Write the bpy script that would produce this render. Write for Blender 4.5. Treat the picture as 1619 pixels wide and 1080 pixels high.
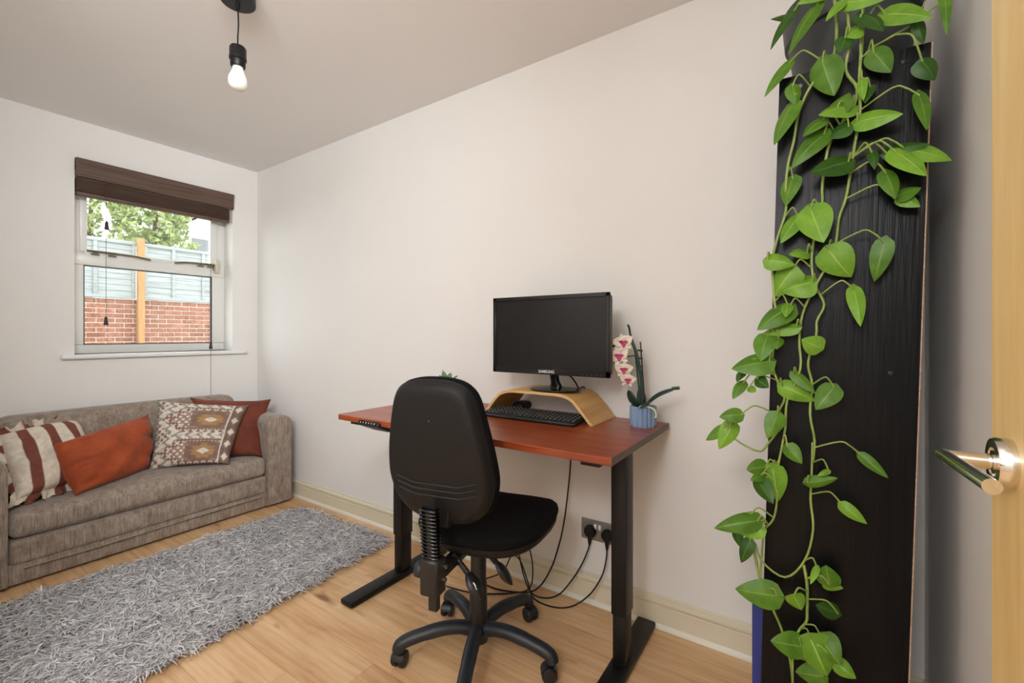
import bpy, bmesh, math, random
import numpy as np
from mathutils import Vector, Matrix
for o in list(bpy.data.objects): bpy.data.objects.remove(o)
random.seed(7); rng = np.random.default_rng(7)
S = bpy.context.scene; COL = S.collection
PI = math.pi

# ---------------------------------------------------------------- camera
cam = bpy.data.objects.new('camera', bpy.data.cameras.new('camera')); COL.objects.link(cam)
cam.location = (3.600, -1.788, 1.15); cam.rotation_euler = (PI/2, 0, math.radians(33.9))
cam.data.sensor_fit = 'HORIZONTAL'; cam.data.sensor_width = 36; cam.data.lens = 36*706/1619
cam.data.shift_y = -11.5/1619; cam.data.clip_start = 0.02
S.camera = cam
# ---------------------------------------------------------------- sky, lights, exposure
W = bpy.data.worlds.new('overcast_sky'); S.world = W; W.use_nodes = True
W.node_tree.nodes['Background'].inputs[0].default_value = (0.98, 0.99, 1.0, 1)
W.node_tree.nodes['Background'].inputs[1].default_value = 2.1
def area(name, loc, rot, sx, sy, power, col, portal=False):
    l = bpy.data.lights.new(name, 'AREA'); l.shape = 'RECTANGLE'; l.size = sx; l.size_y = sy
    l.energy = power; l.color = col
    o = bpy.data.objects.new(name, l); COL.objects.link(o); o.location = loc; o.rotation_euler = rot
    if portal: l.cycles.is_portal = True
    return o
area('window_portal', (-0.19, -0.612, 1.61), (0, -PI/2, 0), 1.16, 0.86, 1, (1, 1, 1), True)
# two added lights in the unseen hall, put there to brighten the room
key = key = key = key = key = key = key = area('added_key_light', (3.60, -2.30, 2.14), (math.radians(85), 0, math.radians(77)), 1.3, 0.34, 14.5, (0.90, 0.96, 1.0))
key.data.spread = math.radians(105)
lp = bpy.data.lights.new('added_fill_light', 'POINT'); lp.energy = 26; lp.color = (0.94, 0.97, 1.0); lp.shadow_soft_size = 0.2
lo = bpy.data.objects.new('added_fill_light', lp); COL.objects.link(lo); lo.location = (3.40, -2.80, 1.98)
S.view_settings.view_transform = 'Standard'; S.view_settings.look = 'None'
S.view_settings.gamma = 1.0; S.view_settings.use_curve_mapping = False
S.view_settings.exposure = 0.94

# ---------------------------------------------------------------- materials
def lin(c):
    return tuple(((x/255)/12.92 if x <= 10 else ((x/255+.055)/1.055)**2.4) for x in c) + (1.0,)
def mat(name, col, rough=.5, metal=0, var=None, bump=None, spec=.5, coat=0, attr=None, rnd=0, trans=0, sheen=0):
    m = bpy.data.materials.new(name); m.use_nodes = True
    nt = m.node_tree; N = nt.nodes; L = nt.links; b = N['Principled BSDF']
    b.inputs['Base Color'].default_value = lin(col); b.inputs['Roughness'].default_value = rough
    b.inputs['Metallic'].default_value = metal; b.inputs['Specular IOR Level'].default_value = spec
    b.inputs['Coat Weight'].default_value = coat
    if sheen: b.inputs['Sheen Weight'].default_value = sheen; b.inputs['Sheen Roughness'].default_value = .4
    tc = N.new('ShaderNodeTexCoord'); vec = tc.outputs['Object']
    if rnd:
        oi = N.new('ShaderNodeObjectInfo'); ad = N.new('ShaderNodeVectorMath'); ad.operation = 'MULTIPLY_ADD'
        L.new(oi.outputs['Random'], ad.inputs[0]); ad.inputs[1].default_value = (17, 31, 11); L.new(vec, ad.inputs[2]); vec = ad.outputs[0]
    def noise(scale, detail=4, rough=.6, dist=0):
        mp = N.new('ShaderNodeMapping'); mp.inputs['Scale'].default_value = scale; L.new(vec, mp.inputs['Vector'])
        n = N.new('ShaderNodeTexNoise'); n.inputs['Scale'].default_value = 1; n.inputs['Detail'].default_value = detail
        n.inputs['Roughness'].default_value = rough; n.inputs['Distortion'].default_value = dist
        L.new(mp.outputs[0], n.inputs['Vector']); return n.outputs['Fac']
    last = None
    if attr:
        at = N.new('ShaderNodeAttribute'); at.attribute_name = attr; last = at.outputs['Color']
    for v in (var or []):
        scale, stops = v['s'], v['c']
        r = N.new('ShaderNodeValToRGB'); e = r.color_ramp.elements
        while len(e) < len(stops): e.new(.5)
        for k, (p, c) in enumerate(stops): e[k].position = p; e[k].color = lin(c)
        L.new(noise(scale, v.get('d', 4), v.get('r', .6), v.get('dist', 0)), r.inputs['Fac'])
        if last is None: last = r.outputs['Color']
        else:
            mx = N.new('ShaderNodeMix'); mx.data_type = 'RGBA'; mx.blend_type = v.get('b', 'MULTIPLY'); mx.inputs[0].default_value = v.get('f', 1)
            L.new(last, mx.inputs[6]); L.new(r.outputs['Color'], mx.inputs[7]); last = mx.outputs[2]
    if rnd and last is not None:
        hs = N.new('ShaderNodeHueSaturation'); mr = N.new('ShaderNodeMapRange')
        L.new(oi.outputs['Random'], mr.inputs[0]); mr.inputs[3].default_value = 1-rnd; mr.inputs[4].default_value = 1+rnd
        L.new(mr.outputs[0], hs.inputs['Value']); L.new(last, hs.inputs['Color']); last = hs.outputs[0]
    if last is not None: L.new(last, b.inputs['Base Color'])
    if bump:
        bp = N.new('ShaderNodeBump'); bp.inputs['Strength'].default_value = bump[1]; bp.inputs['Distance'].default_value = bump[2]
        L.new(noise(bump[0], 3), bp.inputs['Height']); L.new(bp.outputs[0], b.inputs['Normal'])
    if trans:
        out = N['Material Output']; t = N.new('ShaderNodeBsdfTranslucent'); mx = N.new('ShaderNodeMixShader'); mx.inputs[0].default_value = trans
        if last is not None: L.new(last, t.inputs[0])
        else: t.inputs[0].default_value = lin(col)
        L.new(b.outputs[0], mx.inputs[1]); L.new(t.outputs[0], mx.inputs[2]); L.new(mx.outputs[0], out.inputs[0])
    return m
W2 = (255, 255, 255)
MT = dict(
 wall=mat('wall_paint', (236,232,228), .75, bump=((90,90,90), .12, .002), var=[dict(s=(.9,.9,.9), c=[(.3,(234,230,225)),(.7,(238,234,230))])]),
 ceil=mat('ceiling_paint', (244,240,237), .8, bump=((70,70,70), .1, .002)),
 skirt=mat('cream_gloss_paint', (226,216,192), .35),
 bead=mat('white_bead_paint', (232,228,214), .4),
 white=mat('white_gloss', (238,238,236), .35),
 upvc=mat('white_plastic_frame', (236,234,228), .3),
 floor=mat('oak_laminate', (190,145,98), .42, rnd=.05, bump=((6,120,40), .08, .001), var=[
   dict(s=(1.3,9,8), c=[(.25,(198,152,106)),(.45,(221,180,134)),(.72,(233,197,152))], d=5, r=.6, dist=.8),
   dict(s=(3,60,40), c=[(.3,(234,224,214)),(.6,W2)], d=3),
   dict(s=(3.2,9,8), c=[(.22,(160,128,100)),(.34,W2)], d=2)]),
 mahog=mat('mahogany_laminate', (142,62,36), .3, spec=.6, var=[
   dict(s=(1.5,22,22), c=[(.3,(128,52,24)),(.5,(160,74,40)),(.72,(178,92,54))], d=6, dist=.5),
   dict(s=(4,120,120), c=[(.3,(205,190,180)),(.6,W2)], d=3)]),
 edge=mat('desk_edge_sheen', (112,92,80), .5),
 black=mat('black_powder_metal', (13,13,14), .45, spec=.35),
 blackp=mat('black_plastic', (26,27,29), .42, bump=((260,260,260), .1, .001)),
 shell=mat('black_shell_plastic', (22,22,22), .55, spec=.3, bump=((420,420,420), .16, .001)),
 leg=mat('chair_base_plastic', (30,35,42), .45, bump=((300,300,300), .12, .001)),
 fabric=mat('black_chair_fabric', (8,8,9), .9, spec=.2, bump=((500,500,500), .4, .002)),
 groove=mat('groove_black', (10,10,10), .6),
 gloss=mat('gloss_black', (12,12,13), .12),
 bezel=mat('monitor_bezel', (18,17,17), .3),
 screen=mat('screen_off', (20,19,18), .35, spec=.4),
 chrome=mat('polished_chrome', (220,216,208), .12, 1),
 bamboo=mat('bamboo', (214,168,100), .45, var=[dict(s=(12,3,40), c=[(.3,(196,146,80)),(.7,(222,178,112))], d=4)]),
 bambooe=mat('bamboo_edge', (226,186,124), .5, var=[dict(s=(4,4,300), c=[(.35,(205,160,96)),(.65,(232,194,134))], d=2)]),
 keys=mat('key_plastic', (22,22,24), .5),
 mark=mat('white_print', (225,225,222), .6),
 green=mat('green_print', (150,205,160), .6),
 potblue=mat('blue_plastic_pot', (126,150,180), .35),
 soil=mat('brown_soil', (70,40,28), .9),
 dkgreen=mat('dark_green_plastic', (24,56,46), .3),
 petal=mat('cream_petal', (238,222,204), .5),
 pink=mat('magenta_petal', (196,60,112), .5),
 lime=mat('pale_lime_plastic', (206,204,160), .4),
 succ=mat('succulent_green', (96,134,92), .5, var=[dict(s=(60,60,60), c=[(.3,(80,118,74)),(.7,(120,156,112))])]),
 potw=mat('white_pot', (214,212,212), .4),
 sofa=mat('chenille', (140,125,113), .9, sheen=.25, bump=((160,160,60), .5, .004), var=[
   dict(s=(150,150,14), c=[(.3,(122,106,95)),(.5,(158,143,130)),(.7,(182,168,155))], d=5, r=.75),
   dict(s=(26,26,18), c=[(.32,(214,206,198)),(.62,W2)], d=4)]),
 velvet=mat('rust_velvet', (140,62,30), .8, sheen=.12, bump=((14,30,30), .25, .01), var=[dict(s=(9,9,9), c=[(.3,(140,56,20)),(.7,(172,76,32))])]),
 velvet2=mat('dark_rust_velvet', (112,48,28), .8, sheen=.1, bump=((14,30,30), .25, .01), var=[dict(s=(9,9,9), c=[(.3,(98,40,22)),(.7,(124,56,34))])]),
 vcol=mat('woven_print', (255,255,255), .85, attr='Col', bump=((220,220,220), .2, .001), var=[dict(s=(40,40,40), c=[(.3,(232,228,222)),(.65,W2)], d=2)]),
 rug=mat('felted_wool', (150,143,146), .95, attr='Col'),
 blind=mat('dark_stained_wood', (92,70,58), .5, var=[dict(s=(20,3,120), c=[(.3,(74,54,44)),(.7,(108,84,70))], d=4)]),
 cord=mat('brown_cord', (84,66,56), .8),
 tassel=mat('dark_wood_tassel', (52,36,30), .5),
 brassy=mat('aged_brass_fitting', (122,112,88), .45, .2),
 bookc=mat('black_brown_veneer', (11,11,12), .36, spec=.2, bump=((150,100,6), .5, .0016), var=[dict(s=(150,90,4), c=[(.35,(6,6,7)),(.65,(15,16,18))], d=5, dist=.3)]),
 raw=mat('raw_chipboard', (186,150,122), .8, var=[dict(s=(150,150,150), c=[(.3,(160,124,98)),(.7,(205,172,145))])]),
 screw=mat('dull_screw', (120,122,124), .4, .6),
 folder=mat('blue_folder', (34,52,128), .4),
 paper=mat('paper', (232,230,224), .8),
 pot=mat('charcoal_plant_pot', (56,60,62), .5),
 vine=mat('vine_green', (136,160,74), .5, var=[dict(s=(26,26,26), c=[(.3,(112,140,58)),(.7,(160,176,92))])]),
 door=mat('ash_door_veneer', (214,170,98), .4, var=[dict(s=(14,14,1.1), c=[(.3,(220,178,110)),(.55,(238,206,144)),(.75,(244,218,162))], d=5, dist=.7)]),
 socket=mat('brushed_steel_plate', (150,145,140), .4, .6),
 brick=mat('red_brick', (150,92,72), .9, rnd=.16, bump=((60,60,60), .4, .004), var=[dict(s=(22,22,22), c=[(.3,(122,82,66)),(.55,(158,108,88)),(.8,(176,138,118))])]),
 mortar=mat('mortar', (222,214,204), .95),
 fence=mat('weathered_grey_fence', (150,158,162), .85, rnd=.05, var=[dict(s=(6,2,60), c=[(.3,(136,142,142)),(.7,(176,182,182))], d=5)]),
 post=mat('pale_timber', (206,172,128), .8, var=[dict(s=(40,40,3), c=[(.3,(160,116,72)),(.7,(190,148,102))], d=4)]),
 render=mat('white_render', (236,236,234), .8),
 slate=mat('slate', (120,122,126), .7),
 foliage=mat('tree_leaves', (96,124,66), .7, attr='Col', trans=.3),
 bark=mat('bark', (96,80,64), .9),
 ground=mat('garden_ground', (120,118,104), .9),
 reflection_bar=mat('grey_blue_reflection', (120,140,150), .5),
 cream=mat('cream_plastic', (206,198,176), .4),
 bulb=mat('opal_glass_bulb', (240,236,226), .25),
)
for k, (c1, c2, c3) in enumerate([((72,114,26),(98,140,40),(148,180,84)), ((104,152,40),(132,176,56),(176,204,106)), ((42,80,20),(60,100,28),(108,142,60))]):
    m = mat('leaf_green_%d' % k, c2, .42, spec=.35, trans=.18, rnd=.1, var=[dict(s=(30,30,30), c=[(.3,c1),(.7,c2)])])
    MT['leaf%d' % k] = m
    nt = m.node_tree; N = nt.nodes; L = nt.links
    uv = N.new('ShaderNodeUVMap'); sp = N.new('ShaderNodeSeparateXYZ'); L.new(uv.outputs[0], sp.inputs[0])
    a = N.new('ShaderNodeMath'); a.operation = 'SUBTRACT'; a.inputs[1].default_value = .5; L.new(sp.outputs[0], a.inputs[0])
    a2 = N.new('ShaderNodeMath'); a2.operation = 'ABSOLUTE'; L.new(a.outputs[0], a2.inputs[0])
    mr = N.new('ShaderNodeMapRange'); mr.inputs[1].default_value = .008; mr.inputs[2].default_value = .035; mr.inputs[3].default_value = .7; mr.inputs[4].default_value = 0; L.new(a2.outputs[0], mr.inputs[0])
    mx = N.new('ShaderNodeMix'); mx.data_type = 'RGBA'; L.new(mr.outputs[0], mx.inputs[0]); mx.inputs[7].default_value = lin(c3)
    b = N['Principled BSDF']; src = b.inputs['Base Color'].links[0].from_socket
    L.new(src, mx.inputs[6]); L.new(mx.outputs[2], b.inputs['Base Color'])
# window glass: mostly clear with a faint reflection
g = bpy.data.materials.new('window_glass'); g.use_nodes = True; nt = g.node_tree; nt.nodes.clear()
o_ = nt.nodes.new('ShaderNodeOutputMaterial'); t_ = nt.nodes.new('ShaderNodeBsdfTransparent'); gl = nt.nodes.new('ShaderNodeBsdfGlossy'); gl.inputs['Roughness'].default_value = .02
mx_ = nt.nodes.new('ShaderNodeMixShader'); mx_.inputs[0].default_value = .05; t_.inputs[0].default_value = (.96,.98,.97,1)
nt.links.new(t_.outputs[0], mx_.inputs[1]); nt.links.new(gl.outputs[0], mx_.inputs[2]); nt.links.new(mx_.outputs[0], o_.inputs[0]); MT['glass'] = g

# ---------------------------------------------------------------- mesh helpers
class MB:
    def __init__(s): s.v = []; s.f = []; s.uv = None
    def add(s, v, f):
        n = len(s.v); s.v += [tuple(p) for p in v]; s.f += [tuple(i+n for i in q) for q in f]; return s
    def box(s, x0, x1, y0, y1, z0, z1, r=0, seg=1, M=None):
        bm = bmesh.new(); bmesh.ops.create_cube(bm, size=1)
        for v in bm.verts: v.co = Vector(((x0+x1)/2+v.co.x*(x1-x0), (y0+y1)/2+v.co.y*(y1-y0), (z0+z1)/2+v.co.z*(z1-z0)))
        if r: bmesh.ops.bevel(bm, geom=list(bm.edges), offset=r, segments=seg, affect='EDGES', profile=.5)
        bm.verts.index_update()
        s.add([(M @ v.co) if M else v.co for v in bm.verts], [[v.index for v in f.verts] for f in bm.faces]); bm.free(); return s
    def tube(s, path, rad, n=8, cap=True, flat=None):
        P = [Vector(p) for p in path]; k = len(P)
        R = rad if isinstance(rad, (list, tuple)) else [rad]*k
        T = [(P[min(i+1,k-1)]-P[max(i-1,0)]).normalized() for i in range(k)]
        a = Vector((0,0,1)) if abs(T[0].z) < .9 else Vector((0,1,0))
        u = T[0].cross(a).normalized(); vs = []
        for i in range(k):
            u = (u - T[i]*u.dot(T[i])).normalized(); w = T[i].cross(u)
            for j in range(n):
                t = 2*PI*j/n; vs.append(P[i]+(u*math.cos(t)+w*math.sin(t)*(flat or 1))*R[i])
        fs = [(i*n+j, i*n+(j+1)%n, (i+1)*n+(j+1)%n, (i+1)*n+j) for i in range(k-1) for j in range(n)]
        if cap: fs += [tuple(range(n))[::-1], tuple(range((k-1)*n, k*n))]
        return s.add(vs, fs)
    def lathe(s, prof, c=(0,0,0), n=24, M=None, flute=None):
        vs = []
        for r, z in prof:
            for j in range(n):
                t = 2*PI*j/n; q = r*(1+(flute(j) if flute and r > 0 else 0)); vs.append(Vector((q*math.cos(t), q*math.sin(t), z)))
        k = len(prof); fs = [(i*n+j, i*n+(j+1)%n, (i+1)*n+(j+1)%n, (i+1)*n+j) for i in range(k-1) for j in range(n)]
        fs += [tuple(range(n))[::-1], tuple(range((k-1)*n, k*n))]
        c = Vector(c); return s.add([(M @ p if M else p)+c for p in vs], fs)
    def prism(s, poly, d):
        n = len(poly); d = Vector(d); P = [Vector(p) for p in poly]
        return s.add(P+[p+d for p in P], [tuple(range(n))[::-1], tuple(range(n, 2*n))]+[(i, (i+1)%n, n+(i+1)%n, n+i) for i in range(n)])
    def grid(s, fn, nu, nv, closed=False):
        vs = [fn(i/nu, j/nv) for j in range(nv+1) for i in range(nu+1)]; w = nu+1
        return s.add(vs, [(j*w+i, j*w+i+1, (j+1)*w+i+1, (j+1)*w+i) for j in range(nv) for i in range(nu)])
OFF = {}
def tag(o, label=None, cat=None, group=None, kind=None):
    for k, v in (('label', label), ('category', cat), ('group', group), ('kind', kind)):
        if v: o[k] = v
    return o
def thing(name, loc, label, cat, group=None, rot=(0,0,0), kind=None):
    o = bpy.data.objects.new(name, None); COL.objects.link(o); o.location = loc; o.rotation_euler = rot; o.empty_display_size = .05
    OFF[o] = Vector(loc); return tag(o, label, cat, group, kind)
def ob(name, mb, m, parent=None, label=None, cat=None, group=None, kind=None, smooth=40, local=False, origin=None, cols=None, uvs=None):
    off = Vector((0,0,0))
    if parent is not None and not local: off = OFF[parent]
    if parent is None and origin is not None: off = Vector(origin)
    me = bpy.data.meshes.new(name)
    me.from_pydata([tuple(Vector(p)-off) for p in mb.v], [], mb.f)
    bm = bmesh.new(); bm.from_mesh(me); bmesh.ops.recalc_face_normals(bm, faces=bm.faces); bm.to_mesh(me); bm.free()
    if smooth:
        me.shade_smooth(); me.set_sharp_from_angle(angle=math.radians(smooth))
    if cols is not None:
        ca = me.color_attributes.new('Col', 'FLOAT_COLOR', 'POINT'); ca.data.foreach_set('color', np.asarray(cols, 'f').ravel())
    if uvs is not None:
        ul = me.uv_layers.new(name='UVMap'); idx = np.empty(len(me.loops), 'i'); me.loops.foreach_get('vertex_index', idx)
        ul.data.foreach_set('uv', np.asarray(uvs, 'f')[idx].ravel())
    me.materials.append(MT[m] if isinstance(m, str) else m)
    o = bpy.data.objects.new(name, me); COL.objects.link(o)
    if parent is not None: o.parent = parent; OFF[o] = OFF.get(parent, off)
    elif origin is not None: o.location = origin; OFF[o] = off
    else: OFF[o] = off
    return tag(o, label, cat, group, kind)
def box(name, b, m, parent=None, r=0, seg=2, **k): return ob(name, MB().box(*b, r=r, seg=seg), m, parent, **k)
def struct(name, mb, m, label=None, parent=None, **k): return ob(name, mb, m, parent, label=label, kind='structure', **k)
def smooth_path(pts, n=6):
    P = [Vector(p) for p in pts]; out = []
    for i in range(len(P)-1):
        p0, p1, p2, p3 = P[max(i-1,0)], P[i], P[i+1], P[min(i+2,len(P)-1)]
        for k in range(n):
            t = k/n; out.append(.5*((2*p1)+(p2-p0)*t+(2*p0-5*p1+4*p2-p3)*t*t+(3*p1-p0-3*p2+p3)*t**3))
    return out+[P[-1]]

# ================================================================ ROOM SHELL
RX, RY, RH = 3.878, -1.80, 2.415
WY0, WY1, WZ0, WZ1 = -1.043, -0.181, 1.03, 2.19
struct('wall_back', MB().box(-.3, RX+.12, 0, .12, -.02, RH+.1), 'wall', 'plain off-white long wall behind the desk', smooth=0)
mb = MB(); mb.box(-.168, 0, RY-.12, WY0, -.02, RH+.1); mb.box(-.168, 0, WY1, 0, -.02, RH+.1); mb.box(-.168, 0, WY0, WY1, -.02, WZ0); mb.box(-.168, 0, WY0, WY1, WZ1, RH+.1)
struct('wall_left', mb, 'wall', 'off-white window wall behind the sofa', smooth=0)
struct('wall_right', MB().box(RX, RX+.12, RY-.12, 0, -.02, RH+.1), 'wall', 'off-white end wall behind the open door', smooth=0)
DX0, DX1 = 1.95, 3.84  # unseen opening widened so the added hall lights reach the far side
mb = MB(); mb.box(0, DX0, RY-.12, RY, -.02, RH); mb.box(DX1, RX, RY-.12, RY, -.02, RH); mb.box(DX0, DX1, RY-.12, RY, 2.36, RH)
struct('wall_front', mb, 'wall', 'off-white wall with the doorway', smooth=0)
struct('ceiling', MB().box(-.3, RX+.12, RY-.12, .12, RH, RH+.1), 'ceil', 'plain greyish white ceiling', smooth=0)
# hall beyond the doorway
mb = MB(); mb.box(1.4, 4.4, -3.2, RY-.12, -.1, -.001)
struct('floor_hall', mb, 'floor', smooth=0)
mb = MB(); mb.box(1.4, 4.4, -3.32, -3.2, -.1, 2.5); mb.box(1.3, 1.4, -3.2, RY-.12, -.1, 2.5); mb.box(4.4, 4.5, -3.2, RY-.12, -.1, 2.5); mb.box(RX+.12, 4.4, RY-.12, RY, -.1, 2.5)
struct('wall_hall', mb, 'wall', smooth=0)
struct('ceiling_hall', MB().box(1.3, 4.5, -3.32, RY-.12, 2.4, 2.5), 'ceil', smooth=0)
# laminate floor: every plank its own piece
fl = struct('floor', MB().box(0, RX, RY-.12, 0, -.1, -.009), 'ground', 'light oak laminate floor laid in long planks', smooth=0)
pw = .19
for r in range(10):
    y1 = -r*pw-.004; y0 = max(y1-pw+.0008, RY-.118); x = -random.uniform(.1, 1.1)
    if r == 4: x = -.25
    while x < RX:
        x1 = x+1.29
        a, b = max(x, .001), min(x1, RX-.001)
        if b-a > .03:
            p = box('floor_plank', (-(b-a)/2, (b-a)/2, -(y1-y0)/2, (y1-y0)/2, -.009, 0), 'floor', r=.0006, seg=1, smooth=0)
            p.parent = fl; p.location = ((a+b)/2, (y0+y1)/2, 0)
        x = x1+.0008
# skirting
def skirt_prof(): return [(0,0),(.016,0),(.016,.078),(.0175,.079),(.0175,.083),(.011,.085),(.012,.089),(.0185,.094),(.0205,.100),(.0185,.107),(.012,.111),(.0085,.112),(.0085,.116),(.006,.121),(0,.121)]
struct('baseboard_back', MB().prism([(0, -a, z) for a, z in skirt_prof()], (RX, 0, 0)), 'skirt', 'cream painted moulded skirting along the long wall', smooth=35)
struct('baseboard_right', MB().prism([(RX-a, 0, z) for a, z in skirt_prof()], (0, RY, 0)), 'skirt', 'cream painted moulded skirting along the end wall', smooth=35)
struct('trim_1', MB().prism([(0, -.016, 0), (0, -.0255, 0), (0, -.0255, .004), (0, -.022, .011), (0, -.0185, .0165), (0, -.016, .018)], (RX-.02, 0, 0)), 'bead', 'white bead along the foot of the skirting', smooth=35)

# ---------------------------------------------------------------- window
win = struct('window_1', MB().box(-.166, -.13, WY0, WY1, WZ0, WZ0+.058, r=.006), 'upvc', 'white framed window with a fanlight over a fixed pane')
fx0, fx1 = -.165, -.125
fy0, fy1 = WY0, WY1
GY0, GY1 = -.976, -.268
box('jamb', (fx0, fx1, fy0, GY0, WZ0+.056, WZ1), 'upvc', win, r=.004)
box('jamb', (fx0, fx1, GY1, fy1, WZ0+.056, WZ1), 'upvc', win, r=.004)
box('head', (fx0, fx1, GY0, GY1, 2.10, WZ1), 'upvc', win, r=.004)
box('transom', (fx0, fx1+.012, fy0+.005, fy1-.005, 1.578, 1.648), 'upvc', win, r=.006)
sash = box('sash_rail', (fx0+.01, fx1+.016, GY0-.02, GY0+.012, 1.66, 2.12), 'upvc', win, r=.004)
box('sash_rail', (fx0+.01, fx1+.016, GY1-.012, GY1+.028, 1.66, 2.12), 'upvc', win, r=.004)
box('sash_rail', (fx0+.01, fx1+.014, GY0, GY1, 1.645, 1.668), 'upvc', win, r=.004)
box('pane', (-.155, -.151, GY0-.005, GY1+.005, WZ0+.05, 1.585), 'glass', win, smooth=0)
box('pane', (-.155, -.151, GY0, GY1, 1.655, 2.12), 'glass', win, smooth=0)
seal = mat('dark_seal', (70,72,74), .7)
mb = MB(); gx = -.1265
mb.box(gx-.02, gx, GY0-.002, GY0+.004, WZ0+.056, 1.58); mb.box(gx-.02, gx, GY1-.006, GY1+.002, WZ0+.056, 1.58); mb.box(gx-.02, gx, GY0, GY1, 1.573, 1.579); mb.box(gx-.02, gx, GY0, GY1, WZ0+.056, WZ0+.060)
ob('seal', mb, seal, win, smooth=0)
h = box('window_handle', (-.112, -.078, -.262, -.236, 1.605, 1.705), 'cream', win, r=.006)
box('handle_plate', (-.118, -.110, -.268, -.246, 1.625, 1.685), 'brassy', h, r=.002)
def stay(y0, y1, flip):
    s = ob('casement_stay', MB().tube(smooth_path([(-.095, y0, 1.665), (-.092, y0+(y1-y0)*.35, 1.664), (-.090, y0+(y1-y0)*.75, 1.660), (-.082, y1, 1.648)]), .0085, 8, flat=.8), 'brassy', win)
    for q, dz in (((.12, -.012), (.38, -.014)) if not flip else ((.12, -.014), (.36, -.016))):
        y = y0+(y1-y0)*q; ob('stay_pin', MB().lathe([(.0, 0), (.011, 0), (.011, .004), (.006, .006), (.005, .018), (0, .018)], (-.095, y, 1.648), 12).box(-.108, -.084, y-.02, y+.02, 1.644, 1.650, r=.002), 'brassy', s)
stay(-.968, -.655, False); stay(-.262, -.515, True)
sill = struct('trim_2', MB().box(-.135, .034, -1.104, -.089, 1.003, 1.030, r=.009, seg=3), 'white', 'white window sill with rounded nose')
# ---------------------------------------------------------------- wooden venetian blind, pulled right up
bl = thing('venetian_blind', (0.01, -.612, 2.0), 'dark brown wooden venetian blind pulled up at the top of the window', 'blind')
prof = [(.000,2.078),(.010,2.078),(.018,2.082),(.022,2.09),(.022,2.150),(.025,2.154),(.029,2.176),(.029,2.188),(.000,2.188)]
mb = MB(); mb.prism([(a, WY0+.003, z) for a, z in prof], (0, WY1-WY0-.003, 0)); ob('valance', mb, 'blind', bl, smooth=30)
box('headrail', (-.045, .0, WY0+.008, WY1-.012, 2.135, 2.186), 'blind', bl)
for k in range(15):
    z = 2.074-k*.0052; d = random.uniform(-.0012, .0012)
    box('slat', (-.042+d, .009+d, WY0+.006, WY1-.022, z-.0034, z), 'blind', bl, r=.001, seg=1)
box('bottom_rail', (-.044, .010, WY0+.006, WY1-.022, 1.976, 1.995), 'blind', bl, r=.005, seg=2)
def cord(y, zs, label, zend=None, x=.013):
    c = ob('pull_cord', MB().tube([(x, y, 2.06), (x+.001, y, (2.06+zs)/2), (x, y, zs if zend is None else zend)], .0013, 5), 'cord', bl)
    ob('tassel', MB().lathe([(.0, 0), (.0105, 0), (.0115, .006), (.0075, .045), (.004, .052), (0, .052)], (x, y, zs), 10), 'tassel', c)
cord(-.902, 1.79, ''); cord(-.906, 1.205, '', x=.016); cord(-.343, 1.045, '', zend=.62, x=.040)

# ================================================================ OUTSIDE
FX = -5.5
struct('ground_outside', MB().box(-18, -.3, -8, 10, .2, .3), 'ground', smooth=0)
gw = ob('garden_wall', MB().box(FX-.22, FX-.012, -3, 6, .3, 1.712), 'mortar', None, 'red brick garden wall seen through the window below the fence', 'wall', smooth=0)
bm0 = MB().box(-.05, .05, -.1075, .1075, -.0325, .0325, r=.004, seg=1)
src = None; rows = 17
for r in range(rows):
    z = 1.70-.0325-r*.075; y = -.45+(.1125 if r % 2 else 0)
    for k in range(13):
        if src is None:
            src = ob('brick', bm0, 'brick', smooth=0); q = src
        else:
            q = src.copy(); COL.objects.link(q)
        q.parent = gw; q.location = (FX-.052+random.uniform(-.004, .004), y+k*.225, z)
fe = thing('panel_fence', (FX, .86, 1.7), 'weathered grey lapped board fence standing on the brick wall', 'fence')
for (a, b) in ((-1.2, .815), (.915, 2.75)):
    n = 9; hh = (2.60-1.75)/n
    for k in range(n):
        z = 1.75+k*hh; t = random.uniform(-.003, .003)
        mb = MB(); mb.prism([(FX-.012, a, z-.006), (FX+.006+t, a, z-.006), (FX-.004+t, a, z+hh+.008), (FX-.014, a, z+hh+.008)], (0, b-a, 0))
        ob('fence_board', mb, 'fence', fe, smooth=0)
    box('fence_rail', (FX-.03, FX+.032, a, b, 2.585, 2.64), 'fence', fe, r=.004)
    box('fence_rail', (FX-.03, FX+.030, a, b, 1.715, 1.765), 'fence', fe, r=.004)
    for y in (([-.62, .32, .79] if a < 0 else [.94, 1.33, 1.78, 2.5])):
        box('batten', (FX-.01, FX+.028, y-.024, y+.024, 1.76, 2.59), 'fence', fe, r=.003)
ob('fence_post', MB().box(FX+.034, FX+.12, .818, .905, .3, 2.70, r=.004), 'post', None, 'pale new timber post in front of the brick wall and fence', 'post')
ob('reflection_bar', MB().tube([(-6.6, .10, .3), (-6.6, .10, 4.6)], .03, 10), 'reflection_bar', None, 'thin grey-blue upright bar standing in for a window reflection', 'reflection_bar')  # bar added for an upright line taken for a reflection in the sash
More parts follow.
